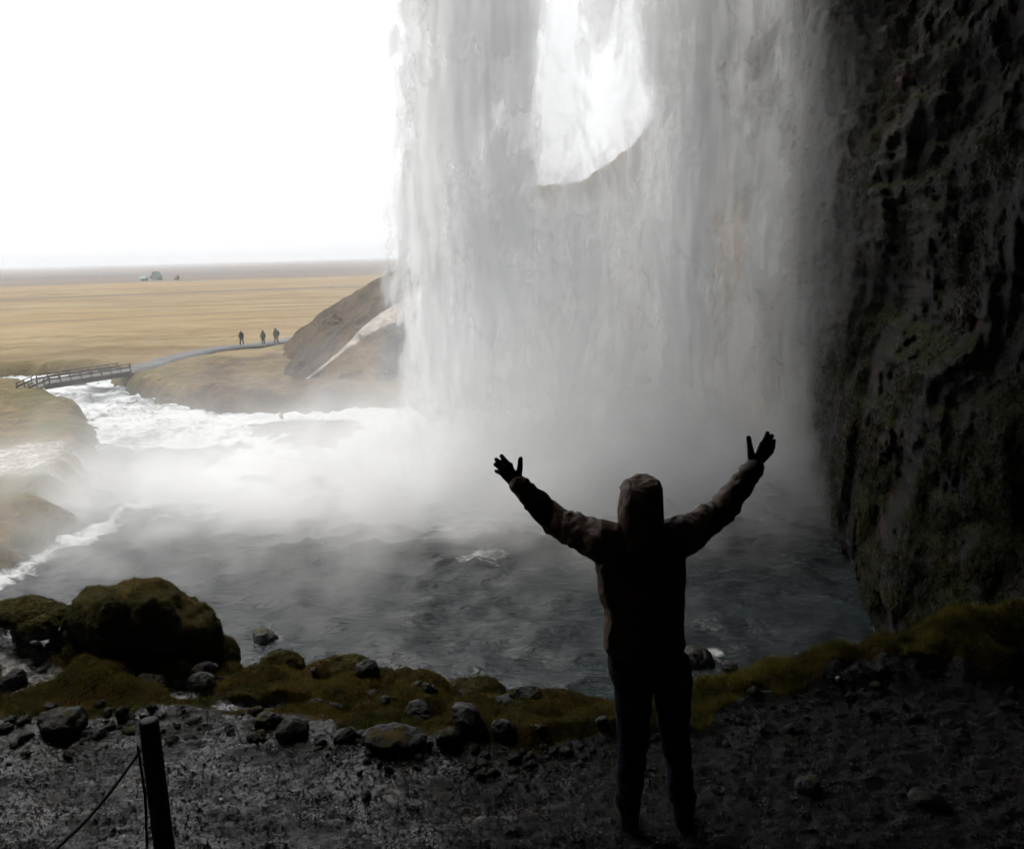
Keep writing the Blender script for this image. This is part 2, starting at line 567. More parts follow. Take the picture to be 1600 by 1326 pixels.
for j, t_ in enumerate(tv):
    if t_ <= 1:
        prof = t_ ** 0.85 if t_ > 0 else t_
        HV[:, j, :2] = foot[:, :2] + (crest - foot)[:, :2] * t_
        HV[:, j, 2] = foot[:, 2] + (crest - foot)[:, 2] * prof
    else:
        s_ = (t_ - 1) / 0.6
        HV[:, j] = crest + (back - crest) * s_
        HV[:, j, 2] = crest[:, 2] - 0.3 * s_ - (crest[:, 2] + 6.5) * 0.35 * s_ * s_
amp = sstep(-0.06, 0.25, tv)[None, :] * sstep(1.35, 0.8, tv)[None, :] * 0.85 + 0.15
nn = fbm(HV[..., 0] * 0.18, HV[..., 1] * 0.18, HV[..., 2] * 0.18, 5, 0.55)
HV[..., 2] += nn * amp * 0.9
HV[..., 1] -= fbm(HV[..., 0] * 0.3, HV[..., 2] * 0.5, 4.0, 4) * amp * 0.8
UU, TT = np.meshgrid(uu, tv, indexing='ij')
wob = fbm(UU * 1.2, TT * 6, 2.0, 4) * 0.06
# grass / bare / scree covers along the slope
grass = sstep(0.62, 0.42, TT + (UU - 4) * -0.10 + wob) * sstep(3.0, 3.8, UU)
bare = sstep(0.10, 0.0, np.abs(TT - 0.42 - (UU - 6) * 0.05) - 0.24 + wob) * sstep(4.7, 5.6, UU)
bare = np.maximum(bare, 0.7 * sstep(0.14, 0.04, np.abs(TT - 0.4) - 0.1 + wob * 3) * sstep(1.2, 1.9, UU) * sstep(4.4, 3.4, UU))
scree = np.zeros_like(bare)
hill = put('hill', np_mesh('hill', HV.reshape(-1, 3), grid_faces(NU, NV), attrs={'grass': grass, 'bare': bare, 'scree': scree}), M_HILL)
tag(hill, 'brown grassy hillside rising to the right behind the fall', None, None, 'structure')

from mathutils.bvhtree import BVHTree


def bvh_of(o):
    me = o.data
    return BVHTree.FromPolygons([v.co[:] for v in me.vertices], [p.vertices[:] for p in me.polygons])


HB = bvh_of(hill)


def hill_hit(px, py):
    h = HB.ray_cast(Vector(CAM), Vector(ray(px, py)).normalized())
    return h[0], h[1]


# scree track: a strip laid on the slope
left_e = [(452, 612), (480, 590), (510, 566), (540, 540), (565, 512), (590, 492), (625, 470), (660, 448)]
right_e = [(456, 613), (485, 592), (516, 569), (547, 544), (578, 522), (606, 508), (650, 495), (690, 478)]
L_, R_ = [], []
for k in np.linspace(0, len(left_e) - 1, 70):
    for e, out, s in ((left_e, L_, 1), (right_e, R_, 2)):
        px = np.interp(k, range(8), [q[0] for q in e])
        py = np.interp(k, range(8), [q[1] for q in e]) + 2.0 * perlin(k * 1.7, s * 5.0, 0.0)
        hit, nrm = hill_hit(px, py)
        out.append(hit + nrm * 0.06 if hit else None)
rows = [(a, b) for a, b in zip(L_, R_) if a is not None and b is not None]
TVv = []
for a, b in rows:
    for k in range(7):
        q = a.lerp(b, k / 6)
        h = HB.find_nearest(q)
        TVv.append(h[0] + h[1] * (0.09 if 0 < k < 6 else -0.02))
M_SCREE = mat_simple('pale_scree', (0.36, 0.325, 0.29), 0.9, 0.2, 0.25, 1.6, 0.8, 4.0, 0.2)
trk = put('gravel_track', np_mesh('gravel_track', TVv, grid_faces(len(rows), 7)), M_SCREE)
tag(trk, 'pale eroded gravel track climbing the hillside beside the fall', None, None, 'structure')

# ---- footpath on the far bank
PATHPX = [(120, 583, -5.6), (190, 579, -5.55), (235, 569, -5.5), (270, 556, -5.5), (310, 547, -5.5), (360, 539, -5.5), (410, 535, -5.5), (455, 528, -5.45), (500, 520, -5.4)]
pc = np.array([onz(a, b, z) for a, b, z in PATHPX])
ks = np.linspace(0, len(pc) - 1, 160)
cpx = np.stack([np.interp(ks, range(len(pc)), pc[:, k]) for k in range(3)], -1)
for _ in range(30):
    cpx[1:-1] = (cpx[:-2] + cpx[1:-1] * 2 + cpx[2:]) / 4
tg = np.gradient(cpx, axis=0)
nrm2 = np.stack([-tg[:, 1], tg[:, 0]], -1)
nrm2 /= np.linalg.norm(nrm2, axis=1)[:, None]
PV = []
for j, s_ in enumerate(np.linspace(-1, 1, 9)):
    q = cpx.copy()
    q[:, :2] += nrm2 * (s_ * 1.25 + 0.15 * perlin(ks * 2, s_ * 3, 0.0)[:, None])
    gh, _, _ = ground_h(q[:, :2])
    q[:, 2] = np.maximum(gh + 0.05, -5.62 if True else 0) + (0.06 if abs(s_) < 0.9 else -0.05)
    PV.append(q)
PV = np.array(PV)
PV[:, :, 2] = PV[:, :, 2].max(axis=0)[None, :] + np.where(np.abs(np.linspace(-1, 1, 9)) > 0.95, -0.2, 0)[:, None]
M_ASPH = mat_simple('worn_asphalt', (0.045, 0.045, 0.05), 0.6, 0.4, 0.3, 1.5, 0.3, 20)
fpath = put('footpath', np_mesh('footpath', PV.reshape(-1, 3), grid_faces(9, len(ks), True)), M_ASPH)
tag(fpath, 'grey footpath curving along the far riverbank', None, None, 'structure')
PATH_Z = lambda x, y: float(PV[4, np.argmin((PV[4, :, 0] - x) ** 2 + (PV[4, :, 1] - y) ** 2), 2])

# ---- water
wx = np.arange(-62, 24, 0.28)
wy = np.arange(9, 84, 0.28)
WX, WY = np.meshgrid(wx, wy, indexing='ij')
WP = np.stack([WX.ravel(), WY.ravel()], -1)
wd = sdist(WP, RIVER)
base_foam = 1.1 * np.exp(-(((WX - 1) / 11) ** 4) - ((WY - 34) / 6.2) ** 2).ravel()
river_foam = (1.1 * sstep(0, -7, WP[:, 0]) * sstep(26, 33, WP[:, 1] + 0.2 * WP[:, 0] + 1)) * (0.75 + 0.35 * fbm(WP[:, 0] * 0.2, WP[:, 1] * 0.2, 0, 3))
ln_a, ln_b = onz(-40, 935, WZ)[:2], onz(245, 778, WZ)[:2]
e_ = ln_b - ln_a
tq = np.clip(((WP - ln_a) @ e_) / (e_ @ e_), 0, 1)
ld = np.linalg.norm(WP - (ln_a + tq[:, None] * e_) - 0.7 * fbm(WP[:, :1] * 0.4, WP[:, 1:] * 0.4, 1, 2), axis=1)
line_foam = 1.0 * np.exp(-(ld / 0.9) ** 2)
side = (e_[0] * (WP[:, 1] - ln_a[1]) - e_[1] * (WP[:, 0] - ln_a[0])) > 0
river_foam = np.where(side & (WP[:, 1] < 44) & (WP[:, 0] < -12), river_foam * 0.25, river_foam)
shore_foam = 0.35 * sstep(-1.2, -0.1, wd) * (WP[:, 1] > 30)
rock_foam = np.zeros(len(WP))
for a, b, r in ((415, 996, 0.7), (1118, 1026, 0.4), (430, 996, 0.5), (1385, 985, 0.6), (760, 872, 1.3)):
    q = onz(a, b, WZ)
    rock_foam = np.maximum(rock_foam, 0.75 * np.exp(-((WP[:, 0] - q[0]) / r) ** 2 - ((WP[:, 1] - q[1]) / (r * 0.8)) ** 2))
foam = np.clip(np.maximum.reduce([base_foam, river_foam, line_foam, shore_foam, rock_foam]), 0, 1.1)
wv = 0.20 * fbm(WP[:, 0] * 0.45, WP[:, 1] * 0.75, 0.0, 5, 0.55) + 0.11 * fbm(WP[:, 0] * 1.3, WP[:, 1] * 1.9, 3.0, 3)
wh = WZ + wv * (1 + 0.8 * np.clip(foam, 0, 1))
water = put('water', np_mesh('water', np.column_stack([WP, wh]), grid_faces(len(wx), len(wy)), attrs={'foam': foam}), M_WATER)
tag(water, 'dark plunge pool and white foaming river running to the bridge', None, None, 'structure')

# ---- cliff round the alcove, right and behind; unseen left sweep added to cut sky light
AZ = np.radians(np.concatenate([np.arange(15.0, 34, 0.12), np.arange(34, 60, 0.8), np.arange(60, 314, 2.5)]))
ZC = np.concatenate([np.arange(-8.0, 16, 0.1), np.arange(16, 36, 0.6)])
r_az = np.interp(np.degrees(AZ), [15, 17.5, 19, 21, 23, 26, 29, 31.5, 36, 45, 60, 90, 135, 180, 225, 262, 285, 314],
                 [58, 47, 38.5, 34, 31, 27.0, 24, 21.5, 17, 13, 9.5, 7.2, 5.8, 4.8, 6, 11, 17, 27])
A2, Z2 = np.meshgrid(AZ, ZC, indexing='ij')
R2 = np.repeat(r_az[:, None], len(ZC), 1)
R2 = R2 - (3.0 * sstep(0.9, -0.6, Z2) + 3.4 * sstep(-0.5, -6.5, Z2)) * sstep(math.radians(20), math.radians(26), A2 + 0.03 * perlin(A2 * 14, Z2 * 0.3, 1.0)) * (A2 < math.radians(80))   # talus below the ledge
R2 = R2 + 0.35 * np.maximum(0, Z2 - 5) * sstep(math.radians(20), math.radians(30), A2) * np.where(A2 > math.radians(100), 0.0, 1)
cxx, cyy = R2 * np.sin(A2), R2 * np.cos(A2)
big = fbm(cxx * 0.16, cyy * 0.16, Z2 * 0.2, 4, 0.5)
rid = fbm(cxx * 0.5, cyy * 0.5, Z2 * 0.75, 5, 0.55, True)
led = perlin(cxx * 0.08, cyy * 0.08, Z2 * 0.9)
strata = fbm(cxx * 0.22, cyy * 0.22, Z2 * 1.9, 4, 0.55, True)
near_k = np.clip(R2 / 20, 0.15, 1.0)
R2 = R2 - near_k * (2.3 * big + 0.55 * rid + 0.7 * led + 0.5 * strata)
CV = np.stack([R2 * np.sin(A2), R2 * np.cos(A2), Z2], -1)
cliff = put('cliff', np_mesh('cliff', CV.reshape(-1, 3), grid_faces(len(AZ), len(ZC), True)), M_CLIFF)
tag(cliff, 'dark mossy cliff wall of the alcove on the right', None, None, 'structure')

# rock roof of the alcove: overhang the water falls from
rx = np.arange(-11.7, 52, 0.9)
ry = np.arange(-16, 32.2, 0.9)
RX, RY = np.meshgrid(rx, ry, indexing='ij')
ROOF = 11.5 + 0.40 * (RY + 4) + 1.6 * fbm(RX * 0.12, RY * 0.12, 0, 4)
ROOF = ROOF + 4.0 * sstep(-5, -13, RX) - 5.0 * sstep(4, 22, RX)
top = ROOF + 5
RV = np.concatenate([np.stack([RX, RY, ROOF], -1).reshape(-1, 3), np.stack([RX, RY, top], -1).reshape(-1, 3)])
n1_ = len(rx) * len(ry)
qf = np.concatenate([grid_faces(len(rx), len(ry), True), grid_faces(len(rx), len(ry)) + n1_])
rim = [(i * len(ry)) for i in range(len(rx))] + [((len(rx) - 1) * len(ry) + j) for j in range(1, len(ry))] + \
      [(i * len(ry) + len(ry) - 1) for i in range(len(rx) - 2, -1, -1)] + [j for j in range(len(ry) - 2, 0, -1)]
rim = np.array(rim)
rq = np.stack([rim, np.roll(rim, -1), np.roll(rim, -1) + n1_, rim + n1_], -1)
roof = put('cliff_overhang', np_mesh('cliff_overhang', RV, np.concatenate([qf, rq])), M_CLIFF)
tag(roof, 'rock overhang above the path that the water falls from', None, None, 'structure')

# ---- foreground: path and mossy bank, heights by azimuth and distance
BANK = [(-500, 1165, 980, 8.6), (-200, 1150, 958, 8.0), (0, 1150, 958, 7.6), (130, 1142, 975, 7.0), (340, 1135, 1040, 6.5), (430, 1135, 1045, 6.2), (560, 1178, 1060, 5.9),
        (700, 1205, 1076, 5.6), (830, 1195, 1104, 5.2), (960, 1165, 1094, 5.15), (1080, 1145, 1070, 5.3), (1180, 1122, 1047, 5.6), (1290, 1105, 1014, 5.9),
        (1400, 1095, 988, 6.2), (1470, 1085, 955, 6.4), (1600, 1085, 945, 6.6), (1850, 1060, 900, 7.0), (2400, 1050, 860, 7.5)]
baz, baze, bre, brc, bzc = [], [], [], [], []
for px, ep, cp, rc in BANK:
    e = onz(px, ep, 0.0)
    c = onr(px, cp, rc)
    baz.append(math.atan2(c[0], c[1]))
    baze.append(math.atan2(e[0], e[1]))
    bre.append(math.hypot(e[0], e[1]))
    brc.append(rc)
    bzc.append(c[2])
FA = np.radians(np.concatenate([np.arange(-75, -36, 1.0), np.arange(-36, 36.01, 0.17), np.arange(37, 85, 1.0)]))
FR = np.concatenate([np.arange(0.4, 3.2, 0.2), np.arange(3.2, 5.6, 0.0125), np.arange(5.6, 8.6, 0.03), np.arange(8.7, 17, 0.35)])
DOMES = []
for k in range(430):
    a = math.radians(random.uniform(-36, 36))
    i_re, i_rc = np.interp(a, baze, bre), np.interp(a, baz, brc)
    u = random.uniform(0.10, 1.12)
    rad = random.choice([0.07, 0.09, 0.12, 0.16, 0.2, 0.26]) * random.uniform(0.8, 1.25)
    if a > math.radians(10):
        rad *= 0.6
    DOMES.append((random.random(), math.sin(a) * (i_re + u * (i_rc - i_re)), math.cos(a) * (i_re + u * (i_rc - i_re)), rad, rad * random.uniform(0.55, 0.95)))


PALEP = []
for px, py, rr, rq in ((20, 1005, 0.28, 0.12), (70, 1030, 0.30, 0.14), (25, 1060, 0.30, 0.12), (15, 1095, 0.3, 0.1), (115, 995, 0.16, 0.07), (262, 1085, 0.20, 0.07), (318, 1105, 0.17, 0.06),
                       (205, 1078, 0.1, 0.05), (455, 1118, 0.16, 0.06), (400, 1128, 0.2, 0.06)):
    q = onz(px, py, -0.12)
    PALEP.append((q[0], q[1], rr * 1.6, rq * 2.0))


def shore_h(A, Rr, micro=True):
    re, rc, zc = np.interp(A, baze, bre), np.interp(A, baz, brc), np.interp(A, baz, bzc)
    x, y = Rr * np.sin(A), Rr * np.cos(A)
    rew = re + 0.14 * fbm(x * 1.6, y * 1.6, 2.0, 3)
    u = np.clip((Rr - rew) / (rc - rew), 0, 3)
    h = zc * sstep(0.0, 1.0, u) ** 1.0 + 0.03 * np.exp(-((u - 0.22) / 0.16) ** 2) * sstep(0.3, 0.15, A)
    h = h + 1.25 * sstep(2.9, 0.9, Rr)
    drop = np.maximum(0, Rr - rc)
    h = h - np.minimum(9.0, drop * 1.15 + 0.5 * drop ** 2)
    h = np.maximum(h, -8.2)
    dome = np.zeros_like(h)
    tint = np.full_like(h, 0.5)
    for tn, dx, dy, rad, hh in DOMES:
        m = (np.abs(x - dx) < rad) & (np.abs(y - dy) < rad)
        if not m.any():
            continue
        q = 1 - ((x[m] - dx) ** 2 + (y[m] - dy) ** 2) / rad ** 2
        nv_ = hh * np.sqrt(np.clip(q, 0, 1))
        tm_ = tint[m]
        tm_[nv_ > dome[m]] = tn
        tint[m] = tm_
        dome[m] = np.maximum(dome[m], nv_)
    bankm = sstep(0.12, 0.34, u)
    ampd = 0.85 - 0.2 * sstep(0.1, 0.3, A)
    palep = np.zeros_like(h)
    for wx_, wy_, wr, wq in PALEP:
        palep = np.maximum(palep, np.exp(-((x - wx_) / wr) ** 2 - ((y - wy_) / wq) ** 2))
    palep = sstep(0.35, 0.6, palep + 0.22 * fbm(x * 3.0, y * 5.0, 21.0, 3))
    dome = dome * (1 - 0.9 * palep)
    h = h + (dome * ampd - 0.07 + 0.03 * sstep(0.2, 0.3, A)) * bankm
    mossn = fbm(x * 1.4, y * 1.4, 7.0, 4)
    rgt = sstep(0.12, 0.4, A)
    moss = sstep(0.0 + 0.22 * rgt, 0.22 + 0.34 * rgt, u + mossn * (0.12 + 0.22 * rgt))
    # bare patches between the moss cushions on the left, speckled pale and dark
    low = palep
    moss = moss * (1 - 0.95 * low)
    h = h + (0.035 + 0.03 * sstep(0.1, 0.3, A)) * bankm * fbm(x * 3.0, y * 3.0, 1.0, 4)
    if micro:
        pathm = 1 - sstep(0.5, 1.0, moss)
        h = h + pathm * (0.015 * fbm(x * 7, y * 15, 5.0, 5, 0.62) + 0.014 * fbm(x * 1.6, y * 3.0, 8.0, 3))
        rub = np.exp(-((u - 0.08) / 0.12) ** 2)
        h = h + 0.022 * rub * fbm(x * 6, y * 6, 3.0, 4, 0.6, True) * 0.6
    return h, moss, low, u, tint


A3, R3 = np.meshgrid(FA, FR, indexing='ij')
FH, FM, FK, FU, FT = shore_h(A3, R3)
FV = np.stack([R3 * np.sin(A3), R3 * np.cos(A3), FH], -1)
FILM = sstep(0.22, -0.18, A3 + 0.12 * fbm(FV[..., 0] * 1.2, FV[..., 1] * 2.0, 31.0, 3)) * (0.35 + 0.65 * sstep(-0.2, 0.2, fbm(FV[..., 0] * 1.8, FV[..., 1] * 3.4, 13.0, 4)))   # spray reaches the open left end
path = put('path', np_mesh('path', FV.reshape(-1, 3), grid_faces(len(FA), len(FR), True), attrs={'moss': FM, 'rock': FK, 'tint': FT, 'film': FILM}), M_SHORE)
tag(path, 'wet dark gravel path and mossy bank above the pool', None, None, 'structure')


def shore_z(x, y):
    a = np.array([math.atan2(x, y)])
    return float(shore_h(a, np.array([math.hypot(x, y)]), True)[0][0])


# ---- moss and grass fuzz on the bank
def blades(n, pick, hmin, hmax, wid, lean=0.6, up=None):
    """pick(n) -> base points (n,3)"""
    B = pick(n)
    n = len(B)
    ang = RNG.uniform(0, 2 * np.pi, n)
    hgt = RNG.uniform(hmin, hmax, n)
    le = RNG.uniform(0.1, lean, n)
    dx, dy = np.cos(ang), np.sin(ang)
    wv_ = np.stack([-dy, dx, 0 * dx], -1) * (wid * RNG.uniform(0.6, 1.3, n))[:, None]
    upv = np.array([0, 0, 1.0]) if up is None else up
    tip = B + np.stack([dx * le, dy * le, 0 * dx], -1) * hgt[:, None] + upv * hgt[:, None]
    V = np.stack([B - wv_, B + wv_, tip], 1).reshape(-1, 3)
    return V, np.arange(3 * n).reshape(-1, 3)


def pick_moss(lo_a, hi_a, power=1.0):
    sel = np.argwhere((FM > 0.75) & (FU < 1.15) & (A3 > lo_a) & (A3 < hi_a) & (R3 > 3.2) & (R3 < 8.6))
    wgt = R3[sel[:, 0], sel[:, 1]] * np.where(R3[sel[:, 0], sel[:, 1]] > 5.6, 2.4, 1.0)
    wgt = wgt / wgt.sum()

    def f(n):
        k = sel[RNG.choice(len(sel), n, p=wgt)]
        P = FV[k[:, 0], k[:, 1]].copy()
        P[:, :2] += RNG.normal(0, 0.009, (n, 2))
        P[:, 2] -= 0.004
        return P
    return f


M_MOSS = mat_blade('moss_fuzz', (0.055, 0.06, 0.013), (0.21, 0.18, 0.034), (0.21, 0.135, 0.034), 2.4)
V, Fc = blades(110000, pick_moss(-0.7, 0.16), 0.008, 0.028, 0.0022, 1.0)
tag(put('moss', np_mesh('moss', V, Fc, False), M_MOSS), 'short brown green moss covering the hummocks left of the person', None, None, 'stuff')
M_GRASS = mat_blade('bank_grass', (0.07, 0.078, 0.015), (0.29, 0.255, 0.045), (0.30, 0.20, 0.055), 3.4)
V, Fc = blades(60000, pick_moss(0.14, 0.7), 0.01, 0.055, 0.0022, 1.0)
tag(put('grass', np_mesh('grass', V, Fc, False), M_GRASS), 'short golden grass along the rim of the bank right of the person', None, None, 'stuff')

# ---- moss and fern tufts hanging on the cliff
vis = np.argwhere((A2 > math.radians(18)) & (A2 < math.radians(33.5)) & (Z2 > -7) & (Z2 < 15))
cn = fbm(CV[..., 0] * 0.35, CV[..., 1] * 0.35, CV[..., 2] * 0.35, 3)
lowz = sstep(1.5, -0.5, CV[..., 2])[vis[:, 0], vis[:, 1]]
keep = vis[cn[vis[:, 0], vis[:, 1]] + 0.5 * lowz > 0.32]


def pick_cliff(n):
    k = keep[RNG.integers(0, len(keep), n)]
    P = CV[k[:, 0], k[:, 1]].copy() + RNG.normal(0, 0.06, (n, 3))
    return P


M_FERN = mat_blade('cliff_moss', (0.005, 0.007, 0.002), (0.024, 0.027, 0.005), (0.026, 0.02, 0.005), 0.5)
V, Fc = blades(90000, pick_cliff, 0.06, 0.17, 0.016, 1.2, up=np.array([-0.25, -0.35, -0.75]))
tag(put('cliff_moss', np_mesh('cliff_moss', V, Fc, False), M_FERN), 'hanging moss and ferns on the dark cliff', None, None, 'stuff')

# ================================================================== THE WATERFALL
FALL_Y = 35.0
fx = np.arange(-7.5, 15.5, 0.075)
fz = np.concatenate([np.arange(-7.1, 16, 0.14), np.arange(16, 25, 0.7)])
FX, FZ = np.meshgrid(fx, fz, indexing='ij')


def fall_density(x, z, k):
    """share of water across the curtain; two heavy columns, a thin veil between them"""
    tz = np.clip((z + 7) / 20, 0, 1.5)
    xl = -4.35 - 0.6 * (1 - tz) + 0.7 * fbm(z * 0.22, k * 3.1, 0.0, 4) + 0.4 * perlin(z * 0.55, k * 1.7, 3.0) + 0.32 * (k % 3) - 0.2
    left = sstep(xl - 0.35, xl + 0.9, x) * sstep(2.3 + 0.7 * perlin(z * 0.2, k, 1.0) + 0.4 * perlin(z * 0.6, k, 5.0), 0.5, x)
    mid = sstep(0.6, 1.8, x) * sstep(7.0, 5.6, x)
    midk = 0.2 + 0.55 * sstep(9.0, 1.5, z + 1.5 * perlin(x * 0.7, k, 2.0)) + 0.45 * sstep(9.5, 14.5, z + 2.5 * perlin(x * 1.1, k * 2.0, 6.0)) * sstep(2.0, 4.5, x)
    right = sstep(5.0, 6.6, x + 0.6 * perlin(z * 0.25, k, 4.0) + 0.3 * perlin(z * 0.7, k, 9.0)) * sstep(9.8, 7.8, x)
    edge = 0.52 * sstep(8.0, 8.8, x) * sstep(13.5, 9.0, x + 0.5 * perlin(z * 0.2, k, 8.0))
    low = 0.35 * sstep(2.0, -4.0, z) * sstep(15.0, 10.0, x) * sstep(-6.5, -4.5, x)
    return np.clip(np.maximum.reduce([0.92 * left, midk * mid, 1.0 * right, edge, low * (x > 6)]), 0, 1)


fall = empty('waterfall', (2.0, FALL_Y, WZ))
tag(fall, 'tall white waterfall dropping as a misty curtain into the pool', None, None, 'structure')
NS = 5
for k in range(NS):
    off = (k - (NS - 1) / 2) * 0.95
    Yk = off + 0.55 * fbm(FX * 0.35, FZ * 0.06, k * 7.7, 4) + 0.12 * fbm(FX * 1.6, FZ * 0.25, k * 3.3, 3) + 0.012 * (FZ - 9)
    dens = fall_density(FX, FZ, k)
    wp = FX + 0.9 * fbm(FX * 0.3, FZ * 0.1, k * 5.1, 3)
    sa = fbm(wp * 0.62, FZ * 0.15, k * 11.3, 4, 0.5)
    sb = fbm(wp * 2.6, FZ * 0.33, k * 4.9 + 2, 4, 0.55)
    sc2 = fbm(wp * 1.05 + 0.25 * sb, FZ * 0.46 - 0.6 * np.abs(sa), k * 8.3 + 5, 4, 0.55)
    al = sstep(-0.40, 0.46, 0.72 * sa + 0.8 * sc2 + 0.1 * sb + (dens - 0.62) * 1.5) * sstep(0.02, 0.3, dens)
    al = np.clip(al * (0.26 + 0.38 * dens), 0, 0.92) * (0.22 + 0.78 * sstep(-6.5, 3.5, FZ + 1.2 * sa))
    Vf = np.stack([FX - 2.0, Yk, FZ - WZ], -1).reshape(-1, 3)
    qd = grid_faces(len(fx), len(fz))
    keepf = al.ravel()[qd].max(axis=1) > 0.012
    qd = qd[keepf]
    used = np.unique(qd)
    remap = np.full(len(Vf), -1)
    remap[used] = np.arange(len(used))
    put('water_curtain', np_mesh('water_curtain', Vf[used], remap[qd], attrs={'dens': al.ravel()[used]}), M_FALL, fall)

# ---- spray
def box_mesh(name, lo, hi):
    bm = bmesh.new()
    bmesh.ops.create_cube(bm, size=1.0)
    for v in bm.verts:
        v.co = Vector([(lo[i] + hi[i]) / 2 + v.co[i] * (hi[i] - lo[i]) for i in range(3)])
    me = bpy.data.meshes.new(name)
    bm.to_mesh(me)
    bm.free()
    return me


class GT(NT):
    """the same node helpers on a geometry-node tree"""
    def __init__(self, name):
        self.t = bpy.data.node_groups.new(name, 'GeometryNodeTree')
        self.t.interface.new_socket('Geometry', in_out='OUTPUT', socket_type='NodeSocketGeometry')
        self.out = self.t.nodes.new('NodeGroupOutput')

    def pos(self): return self.n('GeometryNodeInputPosition').outputs[0]

    def scaled(self, vec, s, off=(0, 0, 0)):
        return self.n('ShaderNodeVectorMath', {0: vec, 1: s}, operation='MULTIPLY').outputs[0]


MIST_LO, MIST_HI, VOX = (-36, 19, -7.4), (20, 60, 17), 0.42
g = GT('mist_cloud')
p = g.pos()
s_ = g.n('ShaderNodeSeparateXYZ', {'Vector': p})
x, y, z = s_.outputs
n = g.noise(g.scaled(p, (0.26, 0.26, 0.34)), 1.0, 6, 0.62, 0.8)
nf = g.ramp(n, 0.38, 0.66, 0.04, 2.2)
nst = g.ramp(g.noise(g.scaled(p, (0.5, 0.5, 0.07)), 1.0, 4, 0.55, 0.3), 0.35, 0.68, 0.25, 1.8)
zz = g.add(z, 7.0)
ex = lambda v, h: g.math('POWER', 2.718282, g.mul(v, -1 / h))
A_ = g.mul(g.mul(g.gauss(x, 3.2, 7.0), g.gauss(y, 34.5, 4.6)), ex(zz, 3.8))                 # foot of the fall
B_ = g.mul(g.mul(g.gauss(x, -10.5, 9.5), g.gauss(y, 34.0, 7.0)), ex(zz, 1.25))             # drift over the river
D_ = g.mul(g.mul(g.gauss(x, 0.5, 9.5), g.gauss(y, 30.0, 3.4)), ex(zz, 1.3))               # low splash cloud on the pool
C_ = g.mul(g.mul(g.gauss(x, 4.2, 5.6), g.gauss(y, 35.0, 3.4)), ex(zz, 20.0))                # veil round the column
E_ = g.mul(g.mul(g.gauss(x, 11.0, 2.6), g.gauss(y, 32.5, 3.0)), ex(zz, 14.0))               # gauze against the cliff
d = g.add(g.mul(g.add(g.add(g.mul(A_, 0.55), g.mul(B_, 0.8)), g.mul(D_, 0.8)), nf), g.mul(g.mul(g.add(C_, g.mul(E_, 0.7)), 0.27), nst))
edge = g.mul(g.mul(g.ramp(x, MIST_LO[0], MIST_LO[0] + 4), g.ramp(x, 15.5, 10.5)),
             g.mul(g.ramp(y, MIST_LO[1], MIST_LO[1] + 3), g.ramp(z, MIST_HI[2], MIST_HI[2] - 2)))
d = g.mul(d, edge)
vc = g.n('GeometryNodeVolumeCube', {'Density': d, 'Min': MIST_LO, 'Max': MIST_HI,
                                    'Resolution X': int((MIST_HI[0] - MIST_LO[0]) / VOX), 'Resolution Y': int((MIST_HI[1] - MIST_LO[1]) / VOX),
                                    'Resolution Z': int((MIST_HI[2] - MIST_LO[2]) / VOX)})
M_MIST = mat_mist()
sm = g.n('GeometryNodeSetMaterial', {'Geometry': vc.outputs[0], 'Material': M_MIST})
g.t.links.new(sm.outputs[0], g.out.inputs[0])
mist = put('mist', box_mesh('mist', MIST_LO, MIST_HI), M_MIST)
mist.modifiers.new('cloud', 'NODES').node_group = g.t
tag(mist, 'white spray drifting from the foot of the fall', None, None, 'stuff')
haze = put('haze', box_mesh('haze', (-9500, -210, -9.5), (9500, 9500, 45)), mat_haze())
tag(haze, 'pale damp air over the plain', None, None, 'stuff')
#OBJECTS#
# ================================================================== THINGS
def capsule(bm, p0, r0, p1, r1, seg=14, rings=5, flat=1.0, flat_axis=None):
    """tapered round-ended limb from p0 to p1; flat squashes it along flat_axis"""
    p0, p1 = Vector(p0), Vector(p1)
    ax = p1 - p0
    ln = ax.length
    ax = ax.normalized() if ln > 1e-6 else Vector((0, 0, 1))
    ref = Vector(flat_axis) if flat_axis is not None else (Vector((0, 1, 0)) if abs(ax.y) < 0.9 else Vector((1, 0, 0)))
    e1 = (ref - ax * ref.dot(ax)).normalized()
    e2 = ax.cross(e1)
    prof = []
    for i in range(rings + 1):
        a = -math.pi / 2 + (math.pi / 2) * i / rings
        prof.append((r0 * math.sin(a), r0 * math.cos(a)))
    for i in range(rings + 1):
        a = (math.pi / 2) * i / rings
        prof.append((ln + r1 * math.sin(a), r1 * math.cos(a)))
    ringv = []
    for h, r in prof:
        r = max(r, 1e-4)
        ringv.append([bm.verts.new(p0 + ax * h + e1 * (r * flat * math.cos(2 * math.pi * k / seg)) + e2 * (r * math.sin(2 * math.pi * k / seg))) for k in range(seg)])
    for a, b in zip(ringv[:-1], ringv[1:]):
        for k in range(seg):
            bm.faces.new((a[k], a[(k + 1) % seg], b[(k + 1) % seg], b[k]))
    bm.faces.new(ringv[0][::-1])
    bm.faces.new(ringv[-1])


def loft(bm, rings, seg=28, sq=2.3):
    """rings: (cx, cy, cz, rx, ry)"""
    rv = []
    for cx, cy_, cz, rx_, ry_ in rings:
        r = []
        for k in range(seg):
            a = 2 * math.pi * k / seg
            c, s = math.cos(a), math.sin(a)
            r.append(bm.verts.new((cx + rx_ * math.copysign(abs(c) ** (2 / sq), c), cy_ + ry_ * math.copysign(abs(s) ** (2 / sq), s), cz)))
        rv.append(r)
    for a, b in zip(rv[:-1], rv[1:]):
        for k in range(seg):
            bm.faces.new((a[k], a[(k + 1) % seg], b[(k + 1) % seg], b[k]))
    bm.faces.new(rv[0][::-1])
    bm.faces.new(rv[-1])


